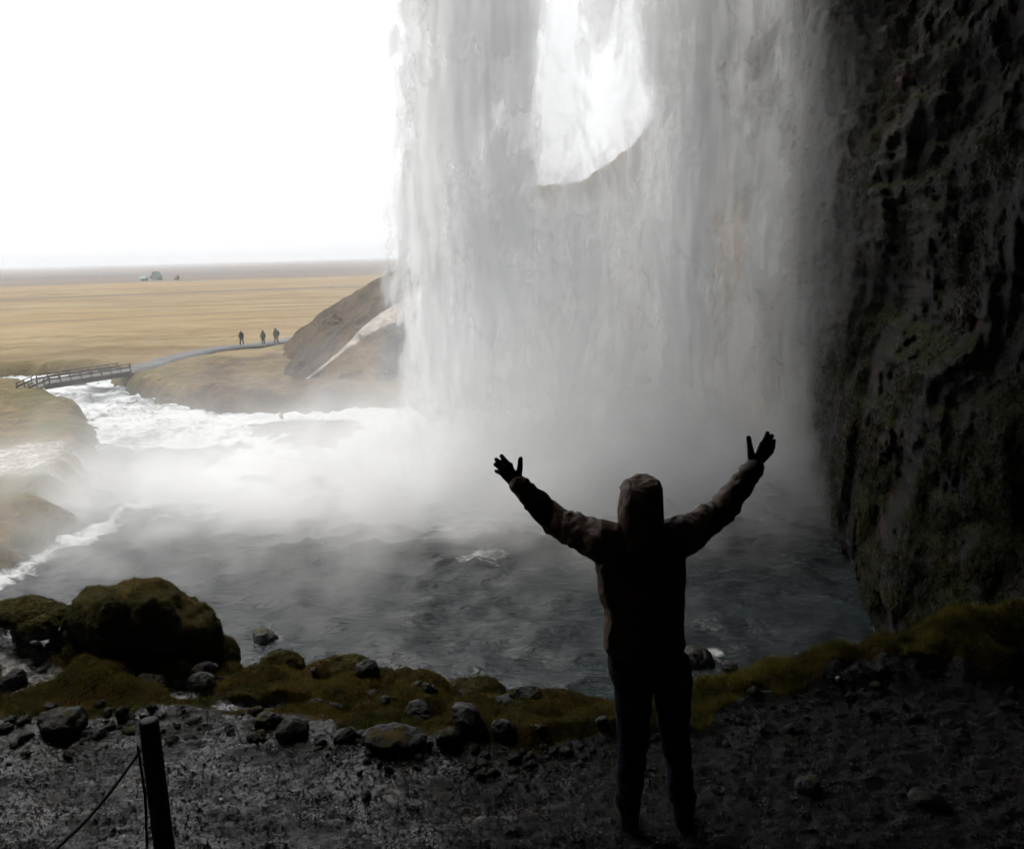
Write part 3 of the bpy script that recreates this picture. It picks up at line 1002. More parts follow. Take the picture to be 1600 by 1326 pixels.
def fuse(name, bm, voxel, smooth=4, disp=None):
    """one continuous skin round overlapping limbs"""
    me = bpy.data.meshes.new('tmp')
    bmesh.ops.recalc_face_normals(bm, faces=bm.faces)
    bm.to_mesh(me)
    bm.free()
    ob = bpy.data.objects.new('tmp', me)
    COL.objects.link(ob)
    r = ob.modifiers.new('r', 'REMESH')
    r.mode = 'VOXEL'
    r.voxel_size = voxel
    r.use_smooth_shade = True
    if smooth:
        m = ob.modifiers.new('s', 'SMOOTH')
        m.factor = 0.5
        m.iterations = smooth
    dg = bpy.context.evaluated_depsgraph_get()
    res = bpy.data.meshes.new_from_object(ob.evaluated_get(dg))
    res.name = name
    bpy.data.objects.remove(ob)
    if disp is not None:
        n = len(res.vertices)
        co = np.empty(n * 3, np.float32)
        no = np.empty(n * 3, np.float32)
        res.vertices.foreach_get('co', co)
        res.vertex_normals.foreach_get('vector', no)
        co, no = co.reshape(-1, 3), no.reshape(-1, 3)
        co = co + no * disp(co.astype(float))[:, None]
        res.vertices.foreach_set('co', co.astype(np.float32).ravel())
        res.update()
    res.polygons.foreach_set('use_smooth', np.ones(len(res.polygons), bool))
    return res


def cloth_mat(name, c, rough=0.75, var=0.3, sheen=0.0):
    t = NT(name)
    p = t.obj()
    n1 = t.noise(p, 7.0, 5)
    col = t.mix(t.ramp(n1, 0.3, 0.7), tuple(v * (1 - var) for v in c), tuple(v * (1 + var) for v in c))
    h = t.add(t.mul(t.noise(t.scaled(p, (1, 1, 1.8)), 16.0, 4), 1.0), t.mul(t.noise(p, 420.0, 2), 0.12))
    return t.surf(t.bsdf(col, rough, 0.3, t.bump(h, 0.6, 0.02)))


# ---- the person with raised arms
PY = 3.77
PX0 = 0.655
person_loc = Vector((PX0, PY, 0.0))


def pj(px, py, dy=0.0):
    return Vector(ony(px, py, PY + dy)) - person_loc


J = dict(shL=pj(940, 846, 0.0), shR=pj(1064, 838, 0.0), elL=pj(868, 815, 0.16), elR=pj(1124, 803, 0.16), wrL=pj(808, 754, 0.24), wrR=pj(1181, 728, 0.24))
HX = pj(1003, 790)[0]                                        # head centre line
hipz = 0.90
cxm = 0.0
# body
bm = bmesh.new()
loft(bm, [(cxm, 0, 0.80, 0.11, 0.08), (cxm, 0, 0.92, 0.13, 0.09), (cxm - 0.01, 0, 1.10, 0.13, 0.09), (cxm - 0.02, 0, 1.32, 0.17, 0.115), (HX, 0, 1.46, 0.16, 0.10), (HX, 0, 1.53, 0.08, 0.07)])
for sL, e, w in (('shL', 'elL', 'wrL'), ('shR', 'elR', 'wrR')):
    capsule(bm, J[sL], 0.062, J[e], 0.045)
    capsule(bm, J[e], 0.045, J[w], 0.03)
    capsule(bm, (HX, 0, 1.45), 0.08, J[sL], 0.062)
FL, FRt = pj(982, 1278), pj(1066, 1284)
HL, HR = Vector((-0.09, 0, 0.88)), Vector((0.10, 0, 0.88))
KL, KR = Vector((-0.085, 0.02, 0.48)), Vector((0.125, 0.03, 0.48))
AL, AR = Vector((FL[0], -0.01, 0.10)), Vector((FRt[0], -0.01, 0.10))
for h, k, a in ((HL, KL, AL), (HR, KR, AR)):
    capsule(bm, h, 0.07, k, 0.05)
    capsule(bm, k, 0.05, a, 0.036)
    capsule(bm, a + Vector((0, -0.01, -0.05)), 0.034, a + Vector((0.02, 0.14, -0.062)), 0.026)
capsule(bm, (HX, 0, 1.50), 0.05, (HX, 0.015, 1.62), 0.048)
capsule(bm, (HX, 0.015, 1.655), 0.072, (HX, 0.0, 1.725), 0.078)                     # skull
capsule(bm, (HX, 0.055, 1.635), 0.045, (HX, 0.06, 1.66), 0.05)                      # jaw
capsule(bm, (HX, 0.105, 1.685), 0.010, (HX, 0.118, 1.665), 0.013)                   # nose
for sx in (-1, 1):
    capsule(bm, (HX + sx * 0.030, 0.082, 1.70), 0.014, (HX + sx * 0.036, 0.082, 1.70), 0.013)
    capsule(bm, (HX + sx * 0.082, 0.0, 1.665), 0.010, (HX + sx * 0.084, -0.004, 1.70), 0.013)
capsule(bm, (HX - 0.018, 0.103, 1.635), 0.007, (HX + 0.018, 0.103, 1.635), 0.007)   # mouth
M_SKIN = mat_simple('skin', (0.45, 0.27, 0.20), 0.5, 0.4, 0.08, 30)
person = put('person', fuse('person', bm, 0.009, 3), M_SKIN, None, person_loc)
tag(person, 'person seen from behind in brown hooded jacket with both arms raised', 'person')

# jacket: boxy shell with sleeves
M_JACKET = cloth_mat('brown_jacket', (0.145, 0.088, 0.06), 0.55)
bm = bmesh.new()
hl, hr = pj(945, 1012), pj(1067, 1002)
jx = (hl[0] + hr[0]) / 2
hw = (hr[0] - hl[0]) / 2
zh = (hl[2] + hr[2]) / 2
loft(bm, [(jx, 0.005, zh - 0.015, hw - 0.012, 0.135), (jx, 0.005, zh + 0.02, hw + 0.006, 0.15), (jx - 0.003, 0.0, zh + 0.12, hw - 0.004, 0.15), (jx - 0.008, 0.0, 1.22, hw - 0.002, 0.145),
          (jx - 0.015, 0.0, 1.36, hw + 0.016, 0.15), (jx - 0.02, 0.0, 1.45, hw + 0.012, 0.14), (HX, 0.0, 1.53, hw - 0.02, 0.12), (HX, 0.0, 1.575, 0.13, 0.10), (HX, 0.0, 1.62, 0.085, 0.085)], 32, 2.5)
for sL, e, w in (('shL', 'elL', 'wrL'), ('shR', 'elR', 'wrR')):
    capsule(bm, J[sL] * 0.75 + Vector((HX, 0, 1.47)) * 0.25, 0.105, J[sL], 0.098)
    capsule(bm, J[sL], 0.092, J[e], 0.067)
    capsule(bm, J[e], 0.067, J[w] + (J[e] - J[w]) * 0.10, 0.048)
    d_ = (J[w] - J[e]).normalized()
    capsule(bm, J[w] - d_ * 0.035, 0.050, J[w] - d_ * 0.012, 0.047, rings=2)


def jacket_disp(c):
    n = fbm(c[:, 0] * 6 + 2.5 * c[:, 2], c[:, 1] * 5, c[:, 2] * 3.4, 3, 0.5, True)
    n2 = fbm(c[:, 0] * 16, c[:, 1] * 16, c[:, 2] * 16, 3)
    arm = np.clip((np.abs(c[:, 0]) - 0.2) / 0.08, 0, 1)
    # creases run round the sleeves
    s = np.sin((np.abs(c[:, 0]) + 0.6 * c[:, 2]) * 88 + 5 * fbm(c[:, 0] * 6, c[:, 1] * 6, c[:, 2] * 6, 2))
    band = -0.004 * np.exp(-((c[:, 2] - (zh + 0.055)) / 0.006) ** 2)
    yoke = -0.0035 * np.exp(-((c[:, 2] - 1.405 - 0.03 * np.abs(c[:, 0])) / 0.005) ** 2) * (1 - arm)
    n3 = fbm(c[:, 0] * 13 + 6 * c[:, 2], c[:, 1] * 13, c[:, 2] * 9, 3, 0.5, True)
    return 0.011 * (n - 0.6) + 0.0045 * (n3 - 0.6) + 0.0012 * n2 + 0.003 * arm * s * (0.3 + 0.7 * n) + band + yoke


jacket = put('jacket', fuse('jacket', bm, 0.0085, 3, jacket_disp), M_JACKET, person)
jacket['label'] = 'dark brown rain jacket'

# hood
bm = bmesh.new()
ztop = pj(1003, 749)[2]
loft(bm, [(HX, 0.0, 1.535, 0.112, 0.10), (HX, 0.0, 1.575, 0.106, 0.10), (HX - 0.002, 0.01, 1.63, 0.106, 0.112), (HX - 0.004, 0.012, 1.70, 0.110, 0.124), (HX - 0.002, 0.012, 1.765, 0.105, 0.12),
          (HX + 0.002, 0.02, ztop - 0.045, 0.096, 0.11), (HX + 0.004, 0.03, ztop - 0.02, 0.080, 0.09), (HX + 0.004, 0.035, ztop - 0.005, 0.058, 0.066), (HX + 0.004, 0.035, ztop + 0.003, 0.03, 0.035)], 28, 2.0)
capsule(bm, (HX - 0.07, 0.112, 1.775), 0.014, (HX + 0.088, 0.112, 1.782), 0.014)    # stiff brim
capsule(bm, (HX + 0.092, 0.075, 1.782), 0.011, (HX + 0.09, 0.112, 1.782), 0.012)
capsule(bm, (HX - 0.11, -0.02, 1.56), 0.03, (HX + 0.11, -0.02, 1.56), 0.03)          # collar roll


def hood_disp(c):
    n = fbm(c[:, 0] * 9, c[:, 1] * 7, c[:, 2] * 4.5 + 9, 3, 0.5, True)
    seam = -0.003 * np.exp(-((np.abs(c[:, 0] - HX) - 0.052) / 0.004) ** 2)
    return 0.009 * (n - 0.6) + seam


put('hood', fuse('hood', bm, 0.0075, 3, hood_disp), M_JACKET, jacket)

# trousers
M_JEANS = cloth_mat('navy_trousers', (0.014, 0.017, 0.036), 0.85)
bm = bmesh.new()
loft(bm, [(jx, 0, 0.80, 0.145, 0.105), (jx, 0, 0.90, 0.178, 0.125), (jx, 0, zh + 0.05, 0.17, 0.125)])
for h, k, a in ((HL, KL, AL), (HR, KR, AR)):
    capsule(bm, h + Vector((0, 0, 0.0)), 0.100, k, 0.074)
    capsule(bm, k, 0.074, a + Vector((0, 0, 0.06)), 0.062)


def trouser_disp(c):
    n = fbm(c[:, 0] * 6, c[:, 1] * 6, c[:, 2] * 9 + 3 * c[:, 0], 3, 0.5, True)
    return 0.010 * (n - 0.6) * (0.7 + 0.9 * np.clip((0.4 - c[:, 2]) / 0.3, 0, 1))


put('trousers', fuse('trousers', bm, 0.0085, 3, trouser_disp), M_JEANS, person)

# boots
M_BOOT = mat_simple('brown_boots', (0.035, 0.026, 0.02), 0.6, 0.4, 0.3, 20, 0.4, 90)
M_SOLE = mat_simple('boot_sole', (0.015, 0.015, 0.015), 0.8, 0.3)
for a, yaw in ((AL, 0.12), (AR, -0.15)):
    fw = Vector((-math.sin(yaw), math.cos(yaw), 0))
    bm = bmesh.new()
    capsule(bm, a + Vector((0, -0.005, 0.06)), 0.056, a + Vector((0, -0.012, -0.045)), 0.05)
    capsule(bm, a + Vector((0, -0.02, -0.05)), 0.045, a + fw * 0.16 + Vector((0, 0, -0.058)), 0.040, flat=1.1, flat_axis=(1, 0, 0))
    boot = put('boot', fuse('boot', bm, 0.006, 3, lambda c: 0.003 * fbm(c[:, 0] * 25, c[:, 1] * 25, c[:, 2] * 40, 3)), M_BOOT, person)
    bm = bmesh.new()
    loft(bm, [(0, 0, 0.0, 0.046, 0.142), (0, 0, 0.012, 0.05, 0.147), (0, 0, 0.028, 0.047, 0.143)], 24, 2.6)
    me = bpy.data.meshes.new('sole')
    bm.to_mesh(me)
    bm.free()
    so = put('sole', me, M_SOLE, boot)
    so.location = a + fw * 0.065 + Vector((0, 0, -0.103))
    so.rotation_euler = (0, 0, yaw)

# gloves: palm, four fingers and a thumb each
M_GLOVE = cloth_mat('black_glove', (0.016, 0.017, 0.02), 0.8)
HANDS = {
    'L': dict(w=(807, 758), mcp=[(796, 727), (790, 729), (786, 733), (785, 739)], tip=[(782, 710), (773.5, 716), (772, 724), (773.5, 735)], tb=(809, 745), tm=(812.5, 731), tt=(813.5, 714), dy=0.25),
    'R': dict(w=(1181, 725), mcp=[(1192, 694), (1198, 695), (1203, 699), (1204, 705)], tip=[(1200, 674), (1207, 679), (1210.5, 687), (1210, 694)], tb=(1174, 712), tm=(1172, 699), tt=(1169.5, 681), dy=0.25)}
for key, hd in HANDS.items():
    bm = bmesh.new()
    w = pj(*hd['w'], hd['dy'])
    mc = [pj(*q, hd['dy'] + 0.02) for q in hd['mcp']]
    for i, q in enumerate(mc):
        capsule(bm, w, 0.026, q, 0.0165)
    capsule(bm, mc[0], 0.018, mc[3], 0.017)
    capsule(bm, w, 0.028, w + (J['el' + key] - w).normalized() * 0.05, 0.034)
    for q, tp, r in zip(mc, hd['tip'], (0.0125, 0.0125, 0.012, 0.011)):
        t1 = pj(*tp, hd['dy'] + 0.06)
        m1 = q.lerp(t1, 0.5) + Vector((0, -0.006, 0))
        capsule(bm, q, r + 0.0015, m1, r)
        capsule(bm, m1, r, t1 - (t1 - m1).normalized() * r * 0.8, r - 0.0015)
    tb, tm, tt = pj(*hd['tb'], hd['dy']), pj(*hd['tm'], hd['dy'] + 0.01), pj(*hd['tt'], hd['dy'] + 0.02)
    capsule(bm, w, 0.026, tb, 0.02)
    capsule(bm, tb, 0.02, tm, 0.0145)
    capsule(bm, tm, 0.0145, tt - (tt - tm).normalized() * 0.010, 0.0125)
    put('glove', fuse('glove', bm, 0.0034, 2, lambda c: 0.0012 * fbm(c[:, 0] * 60, c[:, 1] * 60, c[:, 2] * 60, 2)), M_GLOVE, person)

# ---- three walkers on the far path
WALK = [(378, 538, 'walker in dark clothes, leftmost of the three on the far footpath', 1.58, (0.03, 0.03, 0.034), False),
        (412, 538, 'walker in dark coat, middle one of the three on the far footpath', 1.54, (0.035, 0.032, 0.03), False),
        (432, 536, 'stocky walker with rucksack, rightmost of the three on the far footpath', 1.64, (0.04, 0.033, 0.034), True)]
M_WSKIN = mat_simple('walker_skin', (0.4, 0.26, 0.2), 0.6)
M_WTROU = mat_simple('walker_trousers', (0.025, 0.027, 0.035), 0.85)
for i, (px, py, lab, hgt, colr, pack) in enumerate(WALK):
    q = onz(px, py, -5.45)
    root_loc = Vector((q[0], q[1], PATH_Z(q[0], q[1])))
    k = hgt / 1.75
    st = 0.16 if i != 1 else 0.07

    def sc_(*v):
        return Vector(v) * k
    bm = bmesh.new()
    capsule(bm, sc_(0, 0, 1.60), 0.09 * k, sc_(0, 0, 1.65), 0.10 * k)
    capsule(bm, sc_(0, 0, 1.42), 0.06 * k, sc_(0, 0, 1.55), 0.06 * k)
    capsule(bm, sc_(0, 0, 0.95), 0.14 * k, sc_(0, 0, 1.34), 0.15 * k)
    for sx in (-1, 1):
        capsule(bm, sc_(sx * 0.18, 0, 1.38), 0.06 * k, sc_(sx * 0.23, 0.05 * sx, 1.1), 0.05 * k)
        capsule(bm, sc_(sx * 0.23, 0.05 * sx, 1.1), 0.05 * k, sc_(sx * 0.22, 0.1 * sx, 0.86), 0.04 * k)
        capsule(bm, sc_(sx * 0.09, 0, 0.9), 0.09 * k, sc_(sx * (0.09 + st * 0.3), 0, 0.5), 0.065 * k)
        capsule(bm, sc_(sx * (0.09 + st * 0.3), 0, 0.5), 0.065 * k, sc_(sx * (0.09 + st * 0.6), 0, 0.08), 0.045 * k)
        capsule(bm, sc_(sx * (0.09 + st * 0.6), 0, 0.05), 0.045 * k, sc_(sx * (0.09 + st * 0.6) - 0.12, 0, 0.045), 0.035 * k)
    pr = put('person', fuse('person', bm, 0.025, 2), M_WSKIN, None, root_loc)
    tag(pr, lab, 'person', 'walkers on the far footpath')
    bm = bmesh.new()
    capsule(bm, sc_(0, 0, 0.88), 0.185 * k, sc_(0, 0, 1.36), 0.19 * k)
    for sx in (-1, 1):
        capsule(bm, sc_(sx * 0.16, 0, 1.38), 0.085 * k, sc_(sx * 0.23, 0.05 * sx, 1.1), 0.075 * k)
        capsule(bm, sc_(sx * 0.23, 0.05 * sx, 1.1), 0.075 * k, sc_(sx * 0.22, 0.1 * sx, 0.92), 0.06 * k)
    if i != 0:
        capsule(bm, sc_(0, 0.01, 1.58), 0.115 * k, sc_(0, 0.01, 1.66), 0.12 * k)
    put('coat', fuse('coat', bm, 0.025, 2), mat_simple('walker_coat', colr, 0.8), pr)
    bm = bmesh.new()
    for sx in (-1, 1):
        capsule(bm, sc_(sx * 0.09, 0, 0.9), 0.11 * k, sc_(sx * (0.09 + st * 0.3), 0, 0.5), 0.085 * k)
        capsule(bm, sc_(sx * (0.09 + st * 0.3), 0, 0.5), 0.085 * k, sc_(sx * (0.09 + st * 0.6), 0, 0.15), 0.07 * k)
    put('trousers', fuse('trousers', bm, 0.025, 2), M_WTROU, pr)
    if pack:
        bm = bmesh.new()
        capsule(bm, sc_(0.24, 0.02, 1.05), 0.15 * k, sc_(0.24, 0.02, 1.34), 0.15 * k)
        put('rucksack', fuse('rucksack', bm, 0.025, 2), mat_simple('rucksack', (0.035, 0.03, 0.035), 0.8), pr)


# ---- footbridge
def beam_mesh(name, length, w, h, bev=0.01):
    bm = bmesh.new()
    bmesh.ops.create_cube(bm, size=1.0)
    bmesh.ops.scale(bm, vec=(length, w, h), verts=bm.verts)
    bmesh.ops.bevel(bm, geom=list(bm.edges), offset=bev, segments=1, affect='EDGES')
    me = bpy.data.meshes.new(name)
    bm.to_mesh(me)
    bm.free()
    return me


M_TIMBER = mat_simple('weathered_timber', (0.085, 0.075, 0.068), 0.75, 0.3, 0.3, 3.0, 0.5, 30)
bl, br = Vector(onz(66, 600, -5.35)), Vector(onz(196, 580, -5.35))
bdir = (br - bl)
blen = bdir.length
bang = math.atan2(bdir.y, bdir.x)
bridge = empty('footbridge', bl, bang)
tag(bridge, 'low timber footbridge with post and rail sides over the river', 'bridge')
put('deck', beam_mesh('deck', blen, 1.5, 0.14), M_TIMBER, bridge, (blen / 2, 0, 0))
for s in (-1, 1):
    put('girder', beam_mesh('girder', blen + 0.4, 0.16, 0.22), M_TIMBER, bridge, (blen / 2, s * 0.55, -0.23))
    put('handrail', beam_mesh('handrail', blen, 0.06, 0.06), M_TIMBER, bridge, (blen / 2, s * 0.72, 0.62))
    put('middle_rail', beam_mesh('middle_rail', blen, 0.05, 0.12), M_TIMBER, bridge, (blen / 2, s * 0.72, 0.36))
pm = beam_mesh('post', 0.07, 0.07, 0.66)
npost = 9
for s in (-1, 1):
    for i in range(npost):
        put('post', pm, M_TIMBER, bridge, (0.1 + (blen - 0.2) * i / (npost - 1), s * 0.72, 0.33))
# ramp at the near end
rl = 1.5
rdrop = 0.4
ra = math.atan2(rdrop, rl)
for nm, w_, h_, yy, zz_ in (('ramp', 1.5, 0.14, 0.0, 0.0), ('ramp_rail', 0.06, 0.06, -0.72, 0.62), ('ramp_rail', 0.06, 0.06, 0.72, 0.62), ('ramp_rail', 0.05, 0.12, -0.72, 0.36), ('ramp_rail', 0.05, 0.12, 0.72, 0.36)):
    o = put(nm, beam_mesh(nm, rl, w_, h_), M_TIMBER, bridge, (-rl / 2 - 0.02, yy, zz_ - rdrop / 2))
    o.rotation_euler = (0, -ra, 0)
for s in (-1, 1):
    for i in range(3):
        put('post', pm, M_TIMBER, bridge, (-0.3 - i * 0.55, s * 0.72, 0.33 - rdrop * (0.3 + i * 0.55) / rl))

# ---- farm buildings far out on the plain
def gable(name, loc, rz, L, Wd, H, RH, roofc, wallc, label, nwin, door=True):
    root = empty(name, loc, rz)
    tag(root, label, 'building', None)
    mw = mat_simple(name + '_wall', wallc, 0.8)
    mr = mat_simple(name + '_roof', roofc, 0.6)
    mg = mat_simple(name + '_glass', (0.03, 0.035, 0.04), 0.2)
    bm = bmesh.new()
    v = [bm.verts.new(q) for q in ((-L / 2, -Wd / 2, 0), (L / 2, -Wd / 2, 0), (L / 2, Wd / 2, 0), (-L / 2, Wd / 2, 0), (-L / 2, -Wd / 2, H), (L / 2, -Wd / 2, H), (L / 2, Wd / 2, H), (-L / 2, Wd / 2, H),
                                   (-L / 2, 0, H + RH), (L / 2, 0, H + RH))]
    for f in ((0, 1, 5, 4), (1, 2, 6, 9, 5), (2, 3, 7, 6), (3, 0, 4, 8, 7), (4, 5, 9, 8), (6, 7, 8, 9), (3, 2, 1, 0)):
        bm.faces.new([v[i] for i in f])
    me = bpy.data.meshes.new('wall')
    bm.to_mesh(me)
    bm.free()
    put('wall', me, mw, root)
    sl = math.hypot(Wd / 2, RH) + 0.5
    an = math.atan2(RH, Wd / 2)
    for s in (-1, 1):
        o = put('roof_slope', beam_mesh('roof_slope', L + 0.8, sl, 0.18), mr, root, (0, s * (Wd / 4 + 0.15), H + RH / 2 + 0.06))
        o.rotation_euler = (-s * an, 0, 0)
    for i in range(nwin):
        put('window', beam_mesh('window', 1.1, 0.12, 1.2), mg, root, (-L / 2 + L * (i + 1) / (nwin + 1), -Wd / 2 - 0.03, H * 0.55))
    if door:
        put('door', beam_mesh('door', 1.2, 0.12, 2.1), mg, root, (L * 0.42, -Wd / 2 - 0.03, 1.07))
    return root


def far(px, py):
    q = onz(px, py, -5.7)
    return Vector((q[0], q[1], ground_z(q[0], q[1]) - 0.05))


gable('barn', far(228, 438.5), -0.35, 5.0, 3.0, 1.2, 0.9, (0.10, 0.20, 0.17), (0.42, 0.44, 0.43), 'long low green roofed farm building far out on the plain', 3)
gable('farmhouse', far(245, 437.6), 1.1, 3.2, 3.2, 1.3, 2.8, (0.06, 0.12, 0.10), (0.22, 0.24, 0.24), 'dark steep gabled farmhouse beside the green roofed building', 2)
gable('shed', far(276, 437), 0.2, 2, 1.5, 0.9, 0.5, (0.12, 0.08, 0.07), (0.16, 0.12, 0.10), 'tiny brown shed right of the gabled farmhouse on the plain', 1)


# ---- boulders
def rock_mesh(name, seed, lobes, voxel=0.03, rough=0.05, cut=0.0, fine=1.0):
    """lobes: (x, y, z, rx, ry, rz) ellipsoids fused, then weathered"""
    bm = bmesh.new()
    for x_, y_, z_, a_, b_, c_ in lobes:
        r = bmesh.ops.create_icosphere(bm, subdivisions=3, radius=1.0)
        for v in r['verts']:
            v.co = Vector((x_ + v.co.x * a_, y_ + v.co.y * b_, z_ + v.co.z * c_))

    def dsp(c):
        s = 1.0 / max(rough * 8, 1e-3)
        return rough * (0.5 * (fbm(c[:, 0] * s * 0.8, c[:, 1] * s * 0.8 + seed, c[:, 2] * s * 1.1, 3, 0.5, True) - 0.7) + fbm(c[:, 0] * s + seed, c[:, 1] * s, c[:, 2] * s, 4, 0.5) + 0.35 * fine * fbm(c[:, 0] * s * 5, c[:, 1] * s * 5 + seed, c[:, 2] * s * 5, 3))
    return fuse(name, bm, voxel, 2, dsp)


def place_rock(px, py, rho, w, h, d, seed, label, mat=None, name='mossy_boulder', rough=0.22, group=None, sink=0.35, lobes=None, cat='boulder'):
    """px, py: where the middle of the rock shows; w, h, d in metres"""
    q = onr(px, py, rho)
    if name in ('dark_rock', 'slab', 'pebble'):              # settle it on the ground
        for _ in range(4):
            q = onz(px, py, shore_z(q[0], q[1]) + 0.22 * h)
    o_l = lobes or [(0, 0, 0, w / 2, d / 2, h / 2)]
    vx = max(0.012, min(w, h) / 26)
    me = rock_mesh(name, seed, o_l, vx, rough * min(w, h) * 0.5)
    o = put(name, me, mat or M_MOSSROCK, None, (q[0], q[1], q[2]))
    o.rotation_euler = (0, 0, random.uniform(-0.4, 0.4) if not lobes else 0)
    tag(o, label, cat, group)
    if mat is None:
        nv = len(me.vertices)
        co = np.empty(nv * 3, np.float32)
        no = np.empty(nv * 3, np.float32)
        me.vertices.foreach_get('co', co)
        me.vertex_normals.foreach_get('vector', no)
        co, no = co.reshape(-1, 3), no.reshape(-1, 3)
        ok = np.argwhere((no[:, 2] + 0.5 * fbm(co[:, 0] * 6, co[:, 1] * 6, co[:, 2] * 6, 3) > 0.25))[:, 0]
        nbl = int(min(16000, 26000 * w * h + 1500))
        Vb, Fb = blades(nbl, lambda n_: co[ok[RNG.integers(0, len(ok), n_)]] + RNG.normal(0, 0.006, (n_, 3)), 0.004, 0.010, 0.0022, 1.3)
        fz_ = put('moss', np_mesh('moss', Vb, Fb, False), M_ROCKMOSS, o)
        fz_['kind'] = 'stuff'
    return o


M_ROCKMOSS = mat_blade('boulder_moss', (0.045, 0.05, 0.017), (0.14, 0.125, 0.04), (0.11, 0.085, 0.03), 3.0)
place_rock(205, 985, 6.75, 1, 1, 0.9, 1.3, 'biggest mossy boulder, humped above the foaming water at the left', lobes=[
    (-0.16, 0, 0.12, 0.30, 0.34, 0.26), (0.08, 0.05, 0.10, 0.34, 0.34, 0.27), (0.30, 0.05, -0.08, 0.34, 0.36, 0.28), (-0.34, 0, -0.06, 0.26, 0.3, 0.20), (0.50, 0.05, -0.27, 0.24, 0.3, 0.20), (0, 0, -0.36, 0.52, 0.38, 0.36)], rough=0.14)
place_rock(238, 985, 6.38, 0.42, 0.55, 0.36, 2.1, 'rounded mossy boulder leaning on the right front of the biggest boulder')
place_rock(180, 982, 6.40, 0.36, 0.50, 0.3, 3.4, 'narrow brown mossy boulder leaning on the left front of the biggest boulder')
place_rock(45, 958, 7.1, 0.72, 0.22, 0.4, 4.2, 'long low dark boulder at the left edge beside the biggest boulder')
place_rock(62, 980, 6.8, 0.28, 0.17, 0.24, 5.9, 'small mossy knob just below the long low dark boulder')
place_rock(130, 1000, 6.45, 0.34, 0.28, 0.3, 6.3, 'pointed dark rock at the left foot of the biggest boulder', M_WETROCK, 'dark_rock')
place_rock(350, 1020, 6.55, 0.28, 0.26, 0.3, 7.7, 'lone round mossy boulder just right of the biggest boulder above the pool')
place_rock(440, 1043, 6.2, 0.36, 0.26, 0.3, 8.1, 'broad mossy boulder on the rim, left of a small dark stone')
place_rock(488, 1043, 6.25, 0.2, 0.18, 0.2, 9.9, 'small dark stone wedged between two mossy boulders on the rim', M_WETROCK, 'dark_rock')
place_rock(540, 1052, 6.0, 0.42, 0.28, 0.34, 10.4, 'wide mossy boulder on the rim, right of a small dark stone')
place_rock(632, 1066, 5.8, 0.22, 0.18, 0.2, 11.2, 'peaked little dark boulder standing on the rim above the pool')
place_rock(745, 1084, 5.5, 0.42, 0.20, 0.3, 12.8, 'low flat mossy boulder on the rim near the middle of the bank')
place_rock(808, 1098, 5.3, 0.22, 0.17, 0.2, 13.1, 'dark round boulder nearest the left of the person on the rim')
place_rock(98, 1128, 5.05, 0.34, 0.16, 0.26, 14.6, 'dark wedge shaped wet rock at the path edge, far left', M_WETROCK, 'dark_rock', 0.3)
place_rock(615, 1152, 4.72, 0.40, 0.11, 0.26, 15.7, 'broad flat topped slab sticking out at the path edge', M_WETROCK, 'slab', 0.25, cat='rock')
place_rock(455, 1140, 4.85, 0.22, 0.15, 0.2, 16.3, 'dark rough rock at the path edge left of the flat slab', M_WETROCK, 'dark_rock', 0.3)
place_rock(700, 1150, 4.85, 0.16, 0.10, 0.14, 20.3, 'angular grey stone at the path edge right of the flat slab', M_WETROCK, 'dark_rock', 0.3)
place_rock(1262, 1228, 4.15, 0.15, 0.11, 0.14, 17.2, 'black stone lying alone on the path right of the person', M_WETROCK, 'dark_rock', 0.3)
place_rock(1450, 1250, 4.2, 0.2, 0.10, 0.16, 18.8, 'half buried dark stone in the lower right corner', M_WETROCK, 'dark_rock', 0.3)
place_rock(1310, 1060, 5.35, 0.045, 0.035, 0.04, 21.1, 'single pale pebble on the mossy bank right of the person', mat_simple('pale_stone', (0.4, 0.39, 0.37), 0.5), 'pebble', 0.2, cat='pebble')
for px, py, w, lab, sd_ in ((415, 1000, 0.55, 'dark rock breaking the pool surface with foam, left of centre', 31.0), (1085, 1035, 0.85, 'round dark rock in the pool just right of the person', 32.0),
                            (1140, 1045, 0.4, 'low dark rock awash in the pool beside a rounder one', 33.0)):
    q = onz(px, py, WZ)
    me = rock_mesh('pool_rock', sd_, [(0, 0, 0, w * 0.5, w * 0.45, w * 0.42), (w * 0.2, 0, -0.1, w * 0.4, w * 0.3, w * 0.3)], w / 24, 0.12 * w)
    tag(put('pool_rock', me, M_WETROCK, None, (q[0], q[1], WZ + 0.05)), lab, 'rock')

